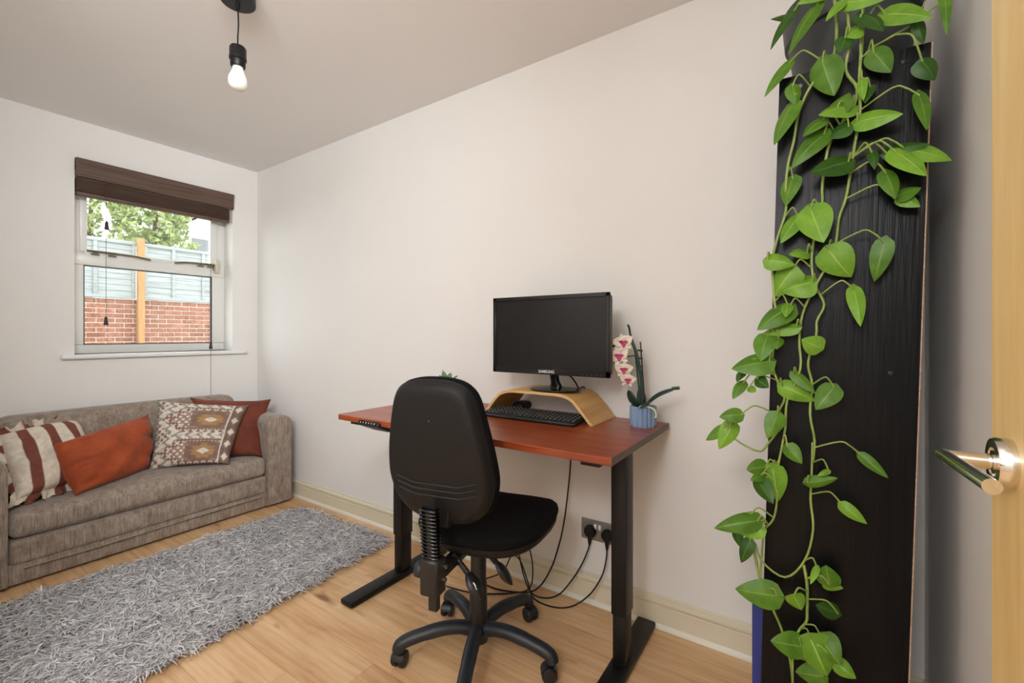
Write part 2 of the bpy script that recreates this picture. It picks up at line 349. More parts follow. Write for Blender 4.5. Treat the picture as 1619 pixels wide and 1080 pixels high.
def tree(loc, rx, ry, rz, n, label, h0):
    t = thing('garden_tree', (loc[0], loc[1], .3), label, 'tree')
    ob('trunk', MB().tube([(loc[0], loc[1], .3), (loc[0]+.05, loc[1]+.04, h0), (loc[0], loc[1]+.1, loc[2]+rz*.3)], [.11, .08, .03], 8), 'bark', t)
    d = rng.normal(size=(n, 3)); d /= np.linalg.norm(d, axis=1)[:, None]
    rad = .55+.45*rng.random(n)**.5
    rad *= 1+.18*np.sin(d[:, 1]*7+1)+.12*np.sin(d[:, 2]*9)
    c = np.array(loc)+d*rad[:, None]*np.array([rx, ry, rz])
    a = rng.normal(size=(n, 3)); a /= np.linalg.norm(a, axis=1)[:, None]
    b = np.cross(a, rng.normal(size=(n, 3))); b /= np.linalg.norm(b, axis=1)[:, None]
    L = (.055+.05*rng.random(n))[:, None]; w = L*.45
    v = np.stack([c-a*L, c-b*w, c+a*L, c+b*w], 1).reshape(-1, 3)
    col = np.array([.30, .38, .17])*(.55+.9*rng.random(n))[:, None]+np.array([.10, .08, .03])*rng.random(n)[:, None]
    mb = MB(); mb.v = [tuple(p) for p in v]; mb.f = [(4*i, 4*i+1, 4*i+2, 4*i+3) for i in range(n)]
    ob('foliage', mb, 'foliage', t, kind='stuff', smooth=0, cols=np.concatenate([np.repeat(col, 4, 0), np.ones((4*n, 1))], 1))
tree((-9.0, 2.10, 3.95), .8, .66, 1.15, 2500, 'bushy green tree beyond the fence in the middle of the window', 2.6)
tree((-9.0, .98, 3.7), .4, .22, 1.0, 420, 'pale green tree at the left of the window', 2.6)
tree((-7.7, 2.40, 2.74), .25, .26, .36, 330, 'low reddish green shrub behind the right end of the fence', 2.4)
hs = thing('neighbour_house', (-15, 7.4, .3), 'white rendered house with a grey gable roof at the right of the window', 'house')
ob('house_wall', MB().prism([(-15, 4.7, .3), (-15, 10.3, .3), (-15, 10.3, 4.9), (-15, 7.5, 7.0), (-15, 4.7, 4.9)], (-6, 0, 0)), 'render', hs, smooth=0)
ob('roof', MB().prism([(-14.8, 4.3, 4.72), (-14.8, 7.5, 7.12), (-14.8, 10.7, 4.72), (-14.8, 10.7, 4.92), (-14.8, 7.5, 7.34), (-14.8, 4.3, 4.92)], (-6.4, 0, 0)), 'slate', hs, smooth=0)
hw = box('house_window', (-15.02, -14.95, 5.05, 5.9, 3.7, 4.7), 'upvc', hs); box('pane', (-14.96, -14.94, 5.12, 5.83, 3.77, 4.63), 'slate', hw)

# ================================================================ DOOR
dr = struct('door_1', MB().box(3.776, 3.816, -1.80, -1.033, .008, 2.0, r=.0015, seg=1), 'door', 'open light ash veneered door with chrome lever handle', smooth=0)
Rx = Matrix.Rotation(-PI/2, 4, 'Y')
hd = ob('rose', MB().lathe([(0, 0), (.0265, 0), (.0265, .012), (.025, .0145), (.016, .0145), (.015, .011), (0, .011)], (3.776, -1.098, 1.012), 36, Rx), 'chrome', dr, label='round chrome rose')
lv = ob('door_handle', MB().tube([(3.774, -1.098, 1.012), (3.7225, -1.098, 1.012)], .0085, 24), 'chrome', dr, label='chrome lever handle')
ob('handle_collar', MB().lathe([(0, 0), (.0125, 0), (.0125, .006), (0, .006)], (3.768, -1.098, 1.012), 24, Rx), 'chrome', lv)
ob('lever', MB().tube([(3.7245, -1.086, 1.0125), (3.7260, -1.250, 1.0215)], .0066, 24), 'chrome', lv)

# ================================================================ PENDANT LAMP
PXY = (1.834, -.981)
pl = thing('pendant_lamp', (PXY[0], PXY[1], RH), 'black pendant light fitting with bare white bulb hanging from the ceiling', 'lamp')
ob('ceiling_rose', MB().lathe([(0, 2.415), (.058, 2.415), (.058, 2.380), (.056, 2.378), (0, 2.378)], (*PXY, 0), 40), 'blackp', pl)
ob('cord_grip', MB().lathe([(0, 2.379), (.0075, 2.379), (.0075, 2.352), (.005, 2.350), (0, 2.350)], (*PXY, 0), 16), 'black', pl)
ob('flex', MB().tube(smooth_path([(PXY[0], PXY[1], 2.352), (PXY[0]+.002, PXY[1]+.001, 2.30), (PXY[0]-.001, PXY[1], 2.25), (PXY[0], PXY[1], 2.218)]), .0028, 8), 'black', pl)
ob('bulb_holder', MB().lathe([(0, 2.222), (.007, 2.222), (.009, 2.217), (.024, 2.214), (.0275, 2.208), (.0275, 2.178), (.0285, 2.176), (.0285, 2.166), (.025, 2.163), (.0245, 2.142), (.022, 2.138), (0, 2.138)], (*PXY, 0), 32), 'black', pl)
ob('bulb', MB().lathe([(0, 2.142), (.017, 2.142), (.0185, 2.128), (.024, 2.115), (.0305, 2.100), (.0325, 2.086), (.030, 2.071), (.022, 2.060), (.011, 2.0555), (0, 2.055)], (*PXY, 0), 32), 'bulb', pl)

# ================================================================ SOFA
def softbox(x0, x1, y0, y1, z0, z1, r, n=10, bulge=(0,0,0), shear=0):
    c = Vector(((x0+x1)/2, (y0+y1)/2, (z0+z1)/2)); h = Vector(((x1-x0)/2, (y1-y0)/2, (z1-z0)/2))
    bm = bmesh.new(); bmesh.ops.create_cube(bm, size=2); bmesh.ops.subdivide_edges(bm, edges=list(bm.edges), cuts=n, use_grid_fill=True)
    def warp(t, hh):  # concentrate samples near the ends so that the rounding is smooth
        q = min(.45, 1.3*r/hh); s = math.copysign(1, t); a = abs(t)
        return s*(a*(1-q)/.6 if a < .6 else (1-q)+(a-.6)/.4*q)
    for v in bm.verts:
        u = Vector((warp(v.co.x, h.x), warp(v.co.y, h.y), warp(v.co.z, h.z)))
        p = Vector((u.x*h.x, u.y*h.y, u.z*h.z)); q = Vector([max(-(h[i]-r), min(h[i]-r, p[i])) for i in range(3)])
        d = p-q
        if d.length > 1e-9: p = q+d.normalized()*r
        for i in range(3):
            if bulge[i]: p[i] += bulge[i]*u[i]*(1-u[(i+1)%3]**2)*(1-u[(i+2)%3]**2)
        p.x -= shear*(p.z+h.z); v.co = c+p
    bm.verts.index_update(); mb = MB(); mb.add([v.co for v in bm.verts], [[v.index for v in f.verts] for f in bm.faces]); bm.free(); return mb
sf = thing('sofa', (.33, -.815, 0), 'grey-brown chenille two-seater sofa bed under the window', 'sofa')
for (a, b) in ((-.242, -.075), (-1.555, -1.386)):
    pr_ = [(a, .012), (b, .012)]+[(b-.066+.066*math.cos(t*PI/16), .602-.066+.066*math.sin(t*PI/16)) for t in range(9)]+[(a+.066-.066*math.sin(t*PI/16), .602-.066+.066*math.cos(t*PI/16)) for t in range(9)]
    cy_, cz_ = (a+b)/2, .3; mb = MB(); npf = len(pr_)
    rings_ = [(.05, .985), (.052, 1), (.596, 1), (.612, .985), (.621, .95), (.624, .90), (.6245, .5)]
    for x_, k_ in rings_: mb.v += [(x_, cy_+(y_-cy_)*(1-(1-k_)*.9), cz_+(z_-cz_)*(1-(1-k_)*.35) if k_ > .6 else cz_+(z_-cz_)*.6) for y_, z_ in pr_]
    mb.f += [(i*npf+j, i*npf+(j+1) % npf, (i+1)*npf+(j+1) % npf, (i+1)*npf+j) for i in range(len(rings_)-1) for j in range(npf)]+[tuple(range(npf))[::-1], tuple(range((len(rings_)-1)*npf, len(rings_)*npf))]
    ob('arm', mb, 'sofa', sf, smooth=50)
ob('base', softbox(.06, .606, -1.388, -.24, .012, .110, .008, 6), 'sofa', sf, smooth=60)
lc = ob('lower_cushion', softbox(.12, .616, -1.384, -.244, .100, .214, .020, 10, (.006, 0, 0)), 'sofa', sf, smooth=60)
mb = MB(); mb.grid(lambda u, v: (.619+.004*math.sin(u*9)+.002*v, -1.34+u*1.05, .104-.019*v-.004*math.sin(u*5)), 40, 3); mb2 = MB(); mb2.v = mb.v; mb2.f = mb.f
ob('front_flap', mb2, 'sofa', lc, smooth=60)
ob('flap_piping', MB().tube([(.622+.004*math.sin(i/40*9), -1.34+i/40*1.05, .086-.004*math.sin(i/40*5)) for i in range(41)], .0028, 6), 'sofa', lc)
ob('seat_cushion', softbox(.16, .618, -1.384, -.244, .217, .338, .036, 14, (.012, 0, .016)), 'sofa', sf, smooth=60)
ob('backrest', softbox(.105, .28, -1.384, -.246, .20, .722, .062, 12, (.02, 0, .006), .12), 'sofa', sf, smooth=60)

# ---------------------------------------------------------------- cushions
def pillow(quad, T, n=24, pinch=.05, wr=0., seed=0, puff=.45):
    BL, BR, TR, TL = [Vector(p) for p in quad]; nn = (BR-BL).cross(TL-BL).normalized()
    if nn.x < 0: nn = -nn
    rr = random.Random(seed); ph = [rr.uniform(0, 6) for _ in range(6)]
    def P(u, v, s):
        cu, cv = u*2-1, v*2-1
        u2 = .5+(cu*(1-pinch*(1-cv*cv)))/2; v2 = .5+(cv*(1-pinch*(1-cu*cu)))/2
        ear = 1+.07*(cu*cv)**6; u2 = .5+(u2-.5)*ear; v2 = .5+(v2-.5)*ear
        p = BL*(1-u2)*(1-v2)+BR*u2*(1-v2)+TR*u2*v2+TL*(1-u2)*v2
        t = max(0, (1-cu*cu)*(1-cv*cv))**puff*T
        t += wr*(1-max(abs(cu), abs(cv))**6)*(math.sin(cv*9+cu*3+ph[0])*abs(cu)**2+.5*math.sin(cu*7-cv*5+ph[1]))
        t += wr*.55*(math.sin(cv*17+ph[2]+2*cu)*abs(cu)**3*(1-cu**8)+math.sin(cu*15+ph[3])*abs(cv)**4*(1-cv**8)*.6)
        return p+nn*t*s
    N1 = n+1; vs = [P(i/n, j/n, 1) for j in range(N1) for i in range(N1)]; uv = [(i/n, j/n) for j in range(N1) for i in range(N1)]
    idx = {}
    for j in range(N1):
        for i in range(N1):
            if i in (0, n) or j in (0, n): idx[i, j] = j*N1+i
            else: idx[i, j] = len(vs); vs.append(P(i/n, j/n, -.75)); uv.append((i/n, j/n))
    fs = [(j*N1+i, j*N1+i+1, (j+1)*N1+i+1, (j+1)*N1+i) for j in range(n) for i in range(n)]
    fs += [(idx[i, j], idx[i, j+1], idx[i+1, j+1], idx[i+1, j]) for j in range(n) for i in range(n)]
    mb = MB(); mb.add(vs, fs); return mb, uv, P, nn
def C3(c): return lin(c)
def cushion(name, quad, T, m, label, **k):
    mb, uv, P, nn = pillow(quad, T, **{a: b for a, b in k.items() if a in ('n', 'pinch', 'wr', 'seed', 'puff')})
    cols = [k['colf'](*q) for q in uv] if 'colf' in k else None
    o = ob(name, mb, m, None, label, 'cushion', 'cushions on the sofa', smooth=80, origin=quad[0], cols=cols)
    return o, P, nn
# rust square cushion in the corner
o, P, nn = cushion('rust_cushion', [(.36, -.52, .35), (.55, -.255, .345), (.40, -.125, .675), (.195, -.51, .715)], .075, 'velvet2', 'dark rust velvet square cushion in the corner against the right arm', wr=.010, seed=3, n=48, pinch=.03, puff=.4)
ob('piping', MB().tube([P(*q, 1)+nn*.001 for q in [(i/20, 1) for i in range(21)]]+[P(1, 1-i/20, 1) for i in range(1, 21)], .003, 6), 'velvet2', o)
# kilim cushion
CR, BRN, MAU, TAN, TEA, OLV, DK = [lin(c) for c in ((224,212,198), (134,106,92), (158,130,120), (172,134,88), (150,148,142), (150,140,120), (116,98,88))]
def kil(u, v):
    def hx(cu, cv, hu, hv): return max(abs(v-cv)/hv, abs(u-cu)/hu*.62+abs(v-cv)/hv*.5)
    k1, k2 = math.sin(u*70)*math.sin(v*70), math.sin(u*46+1.3*math.sin(v*60))
    if u > .88:
        q = abs((v*5) % 1-.5)*2+abs(u-.94)*16
        return CR if q < .62 else (BRN if q < 1.1 else DK)
    if u > .862: return CR
    d1, d2 = hx(.62, .70, .44, .27), hx(.62, .19, .44, .25)
    d = min(d1, d2); cv = .70 if d1 < d2 else .19
    if d < .60 and u > .42:
        st = abs(u-.66)*9+abs(v-cv)*16
        if st < .75: return CR
        e = math.hypot((u-.66)*1.0, (v-cv)*1.5)+.02*math.sin(v*120)
        return TAN if e < .15 else (BRN if e < .24 or math.sin(v*90+u*8) > .2 else MAU)
    if d < .60: return MAU if k1 < .25 else CR
    if d < .78:
        a, b = (u*11) % 1-.5, (v*11) % 1-.5
        return CR if (abs(a-b) < .14 or abs(a+b) < .14) and max(abs(a), abs(b)) < .36 else (BRN if k1 > -.4 else MAU)
    if d < .97: return TEA if k2 > .45 else CR
    return (TEA if k2 > .6 else CR) if k1 < .2 else (OLV if math.sin(u*31+v*17) > 0 else BRN)
cushion('kilim_cushion', [(.37, -.79, .358), (.59, -.475, .352), (.43, -.285, .662), (.23, -.705, .728)], .085, 'vcol', 'cream and brown kilim patterned square cushion in the middle of the sofa', n=110, wr=.007, seed=5, colf=kil, pinch=.02, puff=.4)
# velvet lumbar
cushion('lumbar_cushion', [(.545, -1.145, .352), (.335, -.80, .355), (.255, -.785, .650), (.435, -1.20, .590)], .105, 'velvet', 'bright rust velvet oblong cushion leaning between the striped and patterned ones', n=56, wr=.013, seed=8, pinch=-.05, puff=.38)
# striped cushion with ruffle
SW, SB = lin((226, 214, 198)), lin((122, 66, 50))
def strp(u, v): return SB if ((u*3.35+.60) % 1) < .44 else SW
o, P, nn = cushion('striped_cushion', [(.51, -1.340, .385), (.37, -1.03, .390), (.20, -1.085, .665), (.285, -1.365, .645)], .085, 'vcol', 'cream and brown striped cushion with ruffled edge by the left arm', n=70, colf=strp, wr=.008, seed=2, pinch=-.05, puff=.36)
rn = 200; vs = []; cl = []
for i in range(rn+1):
    t = (i/rn)*4 % 4; s, f = int(t), t-int(t)
    u, v = [(f, 0), (1, f), (1-f, 1), (0, 1-f)][s]
    p = P(u, v, 1); c = P(.5, .5, 0); d = (p-c).normalized()
    for k in range(4):
        w = k/3; vs.append(p+d*(.042*w+.008*w*math.sin(i*.9))+nn*(.018*w*math.sin(i*.62)+.010*w*math.sin(i*1.7)))
        cl.append(SB if ((u*3.35+v*3.35+.60) % 1) < .44 else SW)
mb = MB(); mb.add(vs, [(i*4+k, i*4+k+1, i*4+k+5, i*4+k+4) for i in range(rn) for k in range(3)])
ob('ruffle', mb, 'vcol', o, smooth=80, cols=cl)

# ================================================================ SHAGGY RUG
rc = [(.84, -.135), (1.655, -.125), (1.785, -1.74), (.80, -1.74)]
rg = thing('shaggy_rug', (1.25, -.93, 0), 'grey shaggy wool rug on the wooden floor before the sofa', 'rug')
def rq(u, v):
    a = np.array(rc); u = np.asarray(u)[..., None]; v = np.asarray(v)[..., None]
    return (a[0]*(1-u)+a[1]*u)*(1-v)+(a[3]*(1-u)+a[2]*u)*v
edge = [rq(i/30, 0) for i in range(31)]+[rq(1, i/60) for i in range(1, 61)]+[rq(1-i/30, 1) for i in range(1, 31)]+[rq(0, 1-i/60) for i in range(1, 60)]
edge = [(p[0]+.008*math.sin(i*1.3), p[1]+.008*math.cos(i*1.9)) for i, p in enumerate(edge)]
mb = MB(); mb.prism([(x, y, .001) for x, y in edge], (0, 0, .008))
ob('backing', mb, mat('rug_backing', (160,154,156), .95), rg, smooth=0)
n = 64000
u, v = rng.random(n), rng.random(n); b = rq(u, v); b = b+rng.normal(size=(n, 2))*.006
th = rng.normal(-1.1, 1.0, n)+.9*np.sin(b[:, 0]*9)*np.cos(b[:, 1]*7)
th = np.where(rng.random(n) < .25, rng.random(n)*2*PI, th)
ln = .034+.045*rng.random(n); wd = .0014+.0016*rng.random(n); lift = .004+.013*rng.random(n)**2; up = rng.random(n) < .05; lift[up] *= 1.7
clump = .5+.5*np.sin(b[:, 0]*37+2*np.sin(b[:, 1]*23))*np.sin(b[:, 1]*41+2*np.sin(b[:, 0]*19))
z0 = .006+.010*rng.random(n)+.016*clump*(.5+.5*np.sin(b[:, 0]*17+b[:, 1]*29))
dx, dy = np.cos(th), np.sin(th); bend = rng.normal(0, .8, n)
segs = []
for k in range(4):
    t = k/3; a = th+bend*t
    cx = b[:, 0]+ln*t*np.cos(a); cy = b[:, 1]+ln*t*np.sin(a); cz = z0+lift*np.sin(t*PI*.85)
    w = wd*(1, 1.1, .9, .25)[k]; tw = rng.normal(0, .4, n)
    for s in (-1, 1): segs.append(np.stack([cx-s*w*np.sin(a), cy+s*w*np.cos(a), np.maximum(cz+s*w*tw, .003)], 1))
V = np.stack(segs, 1).reshape(-1, 3)
base = np.arange(n)[:, None]*8
F = np.concatenate([base+np.array([2*k, 2*k+1, 2*k+3, 2*k+2]) for k in range(3)], 0)
me = bpy.data.meshes.new('pile'); me.vertices.add(len(V)); me.vertices.foreach_set('co', (V-np.array([1.25, -.93, 0])).astype('f').ravel())
me.loops.add(F.size); me.loops.foreach_set('vertex_index', F.astype('i').ravel()); me.polygons.add(len(F)); me.polygons.foreach_set('loop_start', (np.arange(len(F))*4).astype('i'))
me.update(calc_edges=True); me.validate(); me.shade_smooth()
br = ((.62+.4*rng.random(n))*(.86+.42*clump))[:, None]*np.array(lin((206,202,202))[:3]); br = np.concatenate([br, np.ones((n, 1))], 1)
ca = me.color_attributes.new('Col', 'FLOAT_COLOR', 'POINT'); ca.data.foreach_set('color', np.repeat(br, 8, 0).astype('f').ravel())
me.materials.append(MT['rug']); o = bpy.data.objects.new('pile', me); COL.objects.link(o); o.parent = rg; tag(o, kind='stuff')

# ================================================================ DESK
DH = .81
dk = thing('standing_desk', (2.535, -.325, 0), 'standing desk with reddish mahogany top and black steel legs', 'desk')
tp = box('desktop', (1.925, 3.143, -.622, -.030, DH-.023, DH), 'mahog', dk, r=.0012, seg=1)
box('edge_sheen', (3.1425, 3.1445, -.6215, -.0305, DH-.0225, DH-.0005), 'edge', tp)  # grey-brown strip paints the light reflecting off the desk's right end
for (a, b) in ((1.948, 2.004), (3.033, 3.086)):
    box('leg_column', (a, b, -.342, -.270, .20, DH-.045), 'black', dk, r=.003)
    box('inner_column', (a+.004, b-.004, -.338, -.274, .03, .21), 'black', dk, r=.003)
    f = box('foot', (a-.010, b+.008, -.622, -.030, .006, .030), 'black', dk, r=.007)
    for y in (-.585, -.065): ob('glide', MB().lathe([(0, 0), (.016, 0), (.016, .007), (0, .007)], ((a+b)/2, y, 0), 14), 'blackp', f)
    box('side_bracket', (a-.004, b+.004, -.575, -.06, DH-.047, DH-.0235), 'black', dk, r=.002)
mb = MB(); mb.box(2.0, 3.037, -.345, -.320, DH-.043, DH-.024, r=.002); mb.box(2.0, 3.037, -.292, -.267, DH-.043, DH-.024, r=.002)
ob('crossbar', mb, 'black', dk)
Mc = Matrix.Translation((2.135, -.585, DH-.024)) @ Matrix.Rotation(math.radians(-24), 4, 'X')
ct = ob('height_controller', MB().box(-.062, .062, -.050, .045, -.022, -.001, r=.004, M=Mc), 'blackp', dk)
kp = ob('keypad', MB().box(-.056, .056, -.0512, -.049, -.0195, -.003, r=.0005, M=Mc), 'gloss', ct)
for k in range(6):
    x = -.043+k*.0165; mb = MB()
    if k in (0,): mb.prism([Mc @ Vector((x-.003, -.0515, -.013)), Mc @ Vector((x+.003, -.0515, -.013)), Mc @ Vector((x, -.0515, -.008))], Mc.to_3x3() @ Vector((0, -.0004, 0)))
    elif k == 1: mb.prism([Mc @ Vector((x-.003, -.0515, -.009)), Mc @ Vector((x+.003, -.0515, -.009)), Mc @ Vector((x, -.0515, -.014))], Mc.to_3x3() @ Vector((0, -.0004, 0)))
    else: mb.box(x-.0012, x+.0012, -.0519, -.0515, -.014, -.008, M=Mc); mb.box(x-.003, x+.003, -.0519, -.0515, -.0092, -.0080, M=Mc)
    ob('button_mark', mb, 'mark', kp, smooth=0)

# ---------------------------------------------------------------- monitor, riser, keyboard, mouse
rs = thing('monitor_riser', (2.675, -.14, DH), 'curved bamboo monitor riser standing on the desk', 'riser')
outer = smooth_path([(2.420, .811), (2.450, .846), (2.478, .879), (2.508, .905), (2.552, .918), (2.62, .920), (2.72, .920), (2.795, .918), (2.838, .906), (2.868, .880), (2.897, .848), (2.930, .811)][0:12] and [(x, 0, z) for x, z in [(2.420, .811), (2.450, .846), (2.478, .879), (2.508, .905), (2.552, .918), (2.62, .920), (2.72, .920), (2.795, .918), (2.838, .906), (2.868, .880), (2.897, .848), (2.930, .811)]], 4)
inn = []
for i, p in enumerate(outer):
    t = (outer[min(i+1, len(outer)-1)]-outer[max(i-1, 0)]).normalized(); q = p+Vector((t.z, 0, -t.x))*.011; q.z = max(q.z, .811); inn.append(q)
n = len(outer); mb = MB(); vs = [(p.x, y, p.z) for y in (-.255, -.025) for p in outer+inn]
m2 = 2*n; fs = []
for i in range(n-1):
    fs += [(i, i+1, m2+i+1, m2+i), (n+i+1, n+i, m2+n+i, m2+n+i+1)]
fs += [(0, m2, m2+n, n), (n-1, 2*n-1, m2+2*n-1, m2+n-1)]
mb.add(vs, fs); mb2 = MB(); mb2.add(vs, [(i, n+i, n+i+1, i+1) for i in range(n-1)]+[(m2+i, m2+i+1, m2+n+i+1, m2+n+i) for i in range(n-1)])
ob('shelf', mb, 'bamboo', rs, smooth=50); ob('ply_edge', mb2, 'bambooe', rs, smooth=50)
mo = thing('monitor', (2.72, -.17, .921), 'black widescreen monitor switched off on the bamboo riser', 'monitor')
ob('stand_base', MB().lathe([(0, 0), (.104, 0), (.108, .003), (.106, .006), (.03, .013), (0, .013)], (0, 0, 0), 48, Matrix.Translation((2.722, -.168, .9215)) @ Matrix.Diagonal((1, .82, 1, 1))), 'gloss', mo)
mb = MB(); mb.tube(smooth_path([(2.728, -.165, .930), (2.728, -.168, .942), (2.728, -.178, .970), (2.728, -.195, 1.02)], 5), [.034-.014*min(1, i/8) for i in range(16)], 20, flat=.6)
ob('stand_neck', mb, 'gloss', mo)
mx0, mx1, my, mz0, mz1 = 2.466, 2.990, -.247, .990, 1.304
ob('back_cover', softbox(mx0+.004, mx1-.004, my+.012, my+.052, mz0+.006, mz1-.004, .014, 8), 'bezel', mo, smooth=60)
bz = ob('bezel', MB().box(mx0, mx1, my, my+.014, mz1-.016, mz1, r=.002).box(mx0, mx1, my, my+.014, mz0, mz0+.024, r=.002).box(mx0, mx0+.015, my, my+.014, mz0, mz1, r=.002).box(mx1-.015, mx1, my, my+.014, mz0, mz1, r=.002), 'bezel', mo)
box('screen', (mx0+.014, mx1-.014, my+.004, my+.012, mz0+.022, mz1-.015), 'screen', mo, smooth=0)
def text(s, size, M, m, parent, name):
    cu = bpy.data.curves.new(name, 'FONT'); cu.body = s; cu.size = size; cu.align_x = 'CENTER'; cu.align_y = 'CENTER'; cu.extrude = .0002; cu.offset = .0003
    t = bpy.data.objects.new(name, cu); COL.objects.link(t); dg = bpy.context.evaluated_depsgraph_get()
    me = bpy.data.meshes.new_from_object(t.evaluated_get(dg)); bpy.data.objects.remove(t)
    mb = MB(); mb.add([M @ v.co for v in me.vertices], [list(p.vertices) for p in me.polygons]); return ob(name, mb, m, parent, smooth=0)
text('SAMSUNG', .0155, Matrix.Translation(((mx0+mx1)/2, my-.0003, mz0+.0115)) @ Matrix.Rotation(PI/2, 4, 'X'), 'mark', bz, 'brand_lettering')
for k in range(5): ob('button_mark', MB().box(mx1-.11+k*.019, mx1-.104+k*.019, my-.0004, my+.0005, mz0+.006, mz0+.008), 'screw', bz, smooth=0)
ob('video_cable', MB().tube(smooth_path([(2.79, -.20, 1.0), (2.80, -.165, .975), (2.806, -.14, .95), (2.80, -.10, .926), (2.79, -.03, .924), (2.79, -.014, .88), (2.785, -.012, .82), (2.78, -.014, .78)]), .003, 6), 'black', mo)
kb = thing('keyboard', (2.665, -.25, DH), 'black full-size keyboard pushed under the bamboo riser', 'keyboard')
Mk = Matrix.Translation((2.668, -.252, DH+.0064)) @ Matrix.Rotation(math.radians(5), 4, 'X')
ob('keyboard_body', MB().box(-.215, .215, -.066, .066, 0, .013, r=.004, M=Mk), 'blackp', kb)
mb = MB(); mb2 = MB()
for r in range(6):
    y = -.052+r*.0205; x = -.207
    while x < .20:
        w = .0165 if not (r == 0 and -.14 < x < -.05) else .095
        if not (.086 < x < .092):
            mb.box(x, x+w, y-.008, y+.008, .012, .0185, r=.0022, seg=1, M=Mk)
            if w < .05: mb2.box(x+.005, x+.009, y+.0005, y+.0045, .0184, .0187, M=Mk)
        x += w+.0026
ob('keys', mb, 'keys', kb, kind='stuff'); ob('key_legends', mb2, 'mark', kb, kind='stuff', smooth=0)
ob('computer_mouse', softbox(2.475, 2.535, -.125, -.03, DH, DH+.034, .016, 8, (0, 0, .004)), 'blackp', None, 'dark computer mouse tucked under the left side of the riser', 'mouse', origin=(2.505, -.08, DH), smooth=60)

# ---------------------------------------------------------------- wall socket, plugs and cables
sk = ob('wall_socket', MB().box(2.767, 2.913, -.008, -.0005, .268, .354, r=.002), 'socket', None, 'brushed steel double wall socket under the desk', 'socket', origin=(2.84, 0, .268))
for x in (2.833, 2.853): box('switch', (x-.006, x+.006, -.013, -.007, .318, .340), 'white', sk, r=.002)
def plug(x, path, label, extra=None):
    t = thing('plug_cable', (x, -.009, .268), label, 'cable')
    Ry = Matrix.Rotation(PI/2, 4, 'X')
    ob('plug', MB().lathe([(0, 0), (.0255, 0), (.0265, .004), (.0265, .014), (.022, .022), (0, .024)], (x, -.0082, .307), 24, Ry).tube([(x, -.018, .292), (x, -.022, .268), (x, -.023, .252)], [.012, .008, .005], 10), 'black', t)
    ob('cable', MB().tube(smooth_path([(x, -.023, .256)]+path, 6), .0032, 7), 'black', t)
plug(2.812, [(2.805, -.026, .225), (2.783, -.04, .165), (2.745, -.06, .095), (2.70, -.085, .035), (2.64, -.10, .006), (2.57, -.10, .005), (2.51, -.07, .05), (2.465, -.045, .15), (2.475, -.04, .195), (2.51, -.04, .19), (2.545, -.05, .10), (2.555, -.09, .02), (2.50, -.15, .006), (2.36, -.24, .004), (2.22, -.27, .004)], 'black plug and cable from the left side of the double socket')
plug(2.890, [(2.889, -.026, .215), (2.878, -.045, .15), (2.838, -.075, .075), (2.775, -.11, .022), (2.70, -.135, .005), (2.60, -.13, .005), (2.54, -.08, .03), (2.48, -.055, .105), (2.43, -.05, .11), (2.40, -.08, .04), (2.33, -.12, .004)], 'black plug and cable from the right side of the double socket')
ob('desk_cable', MB().tube(smooth_path([(2.742, -.10, .784), (2.742, -.06, .70), (2.735, -.05, .58), (2.718, -.045, .44), (2.700, -.045, .32), (2.676, -.045, .22), (2.645, -.055, .12), (2.60, -.08, .035), (2.545, -.11, .005), (2.42, -.16, .004), (2.30, -.15, .004)]), .0035, 7), 'black', None, 'long black cable hanging from under the desk to the floor', 'cable', origin=(2.742, -.1, .784))

CHROT = 13.0
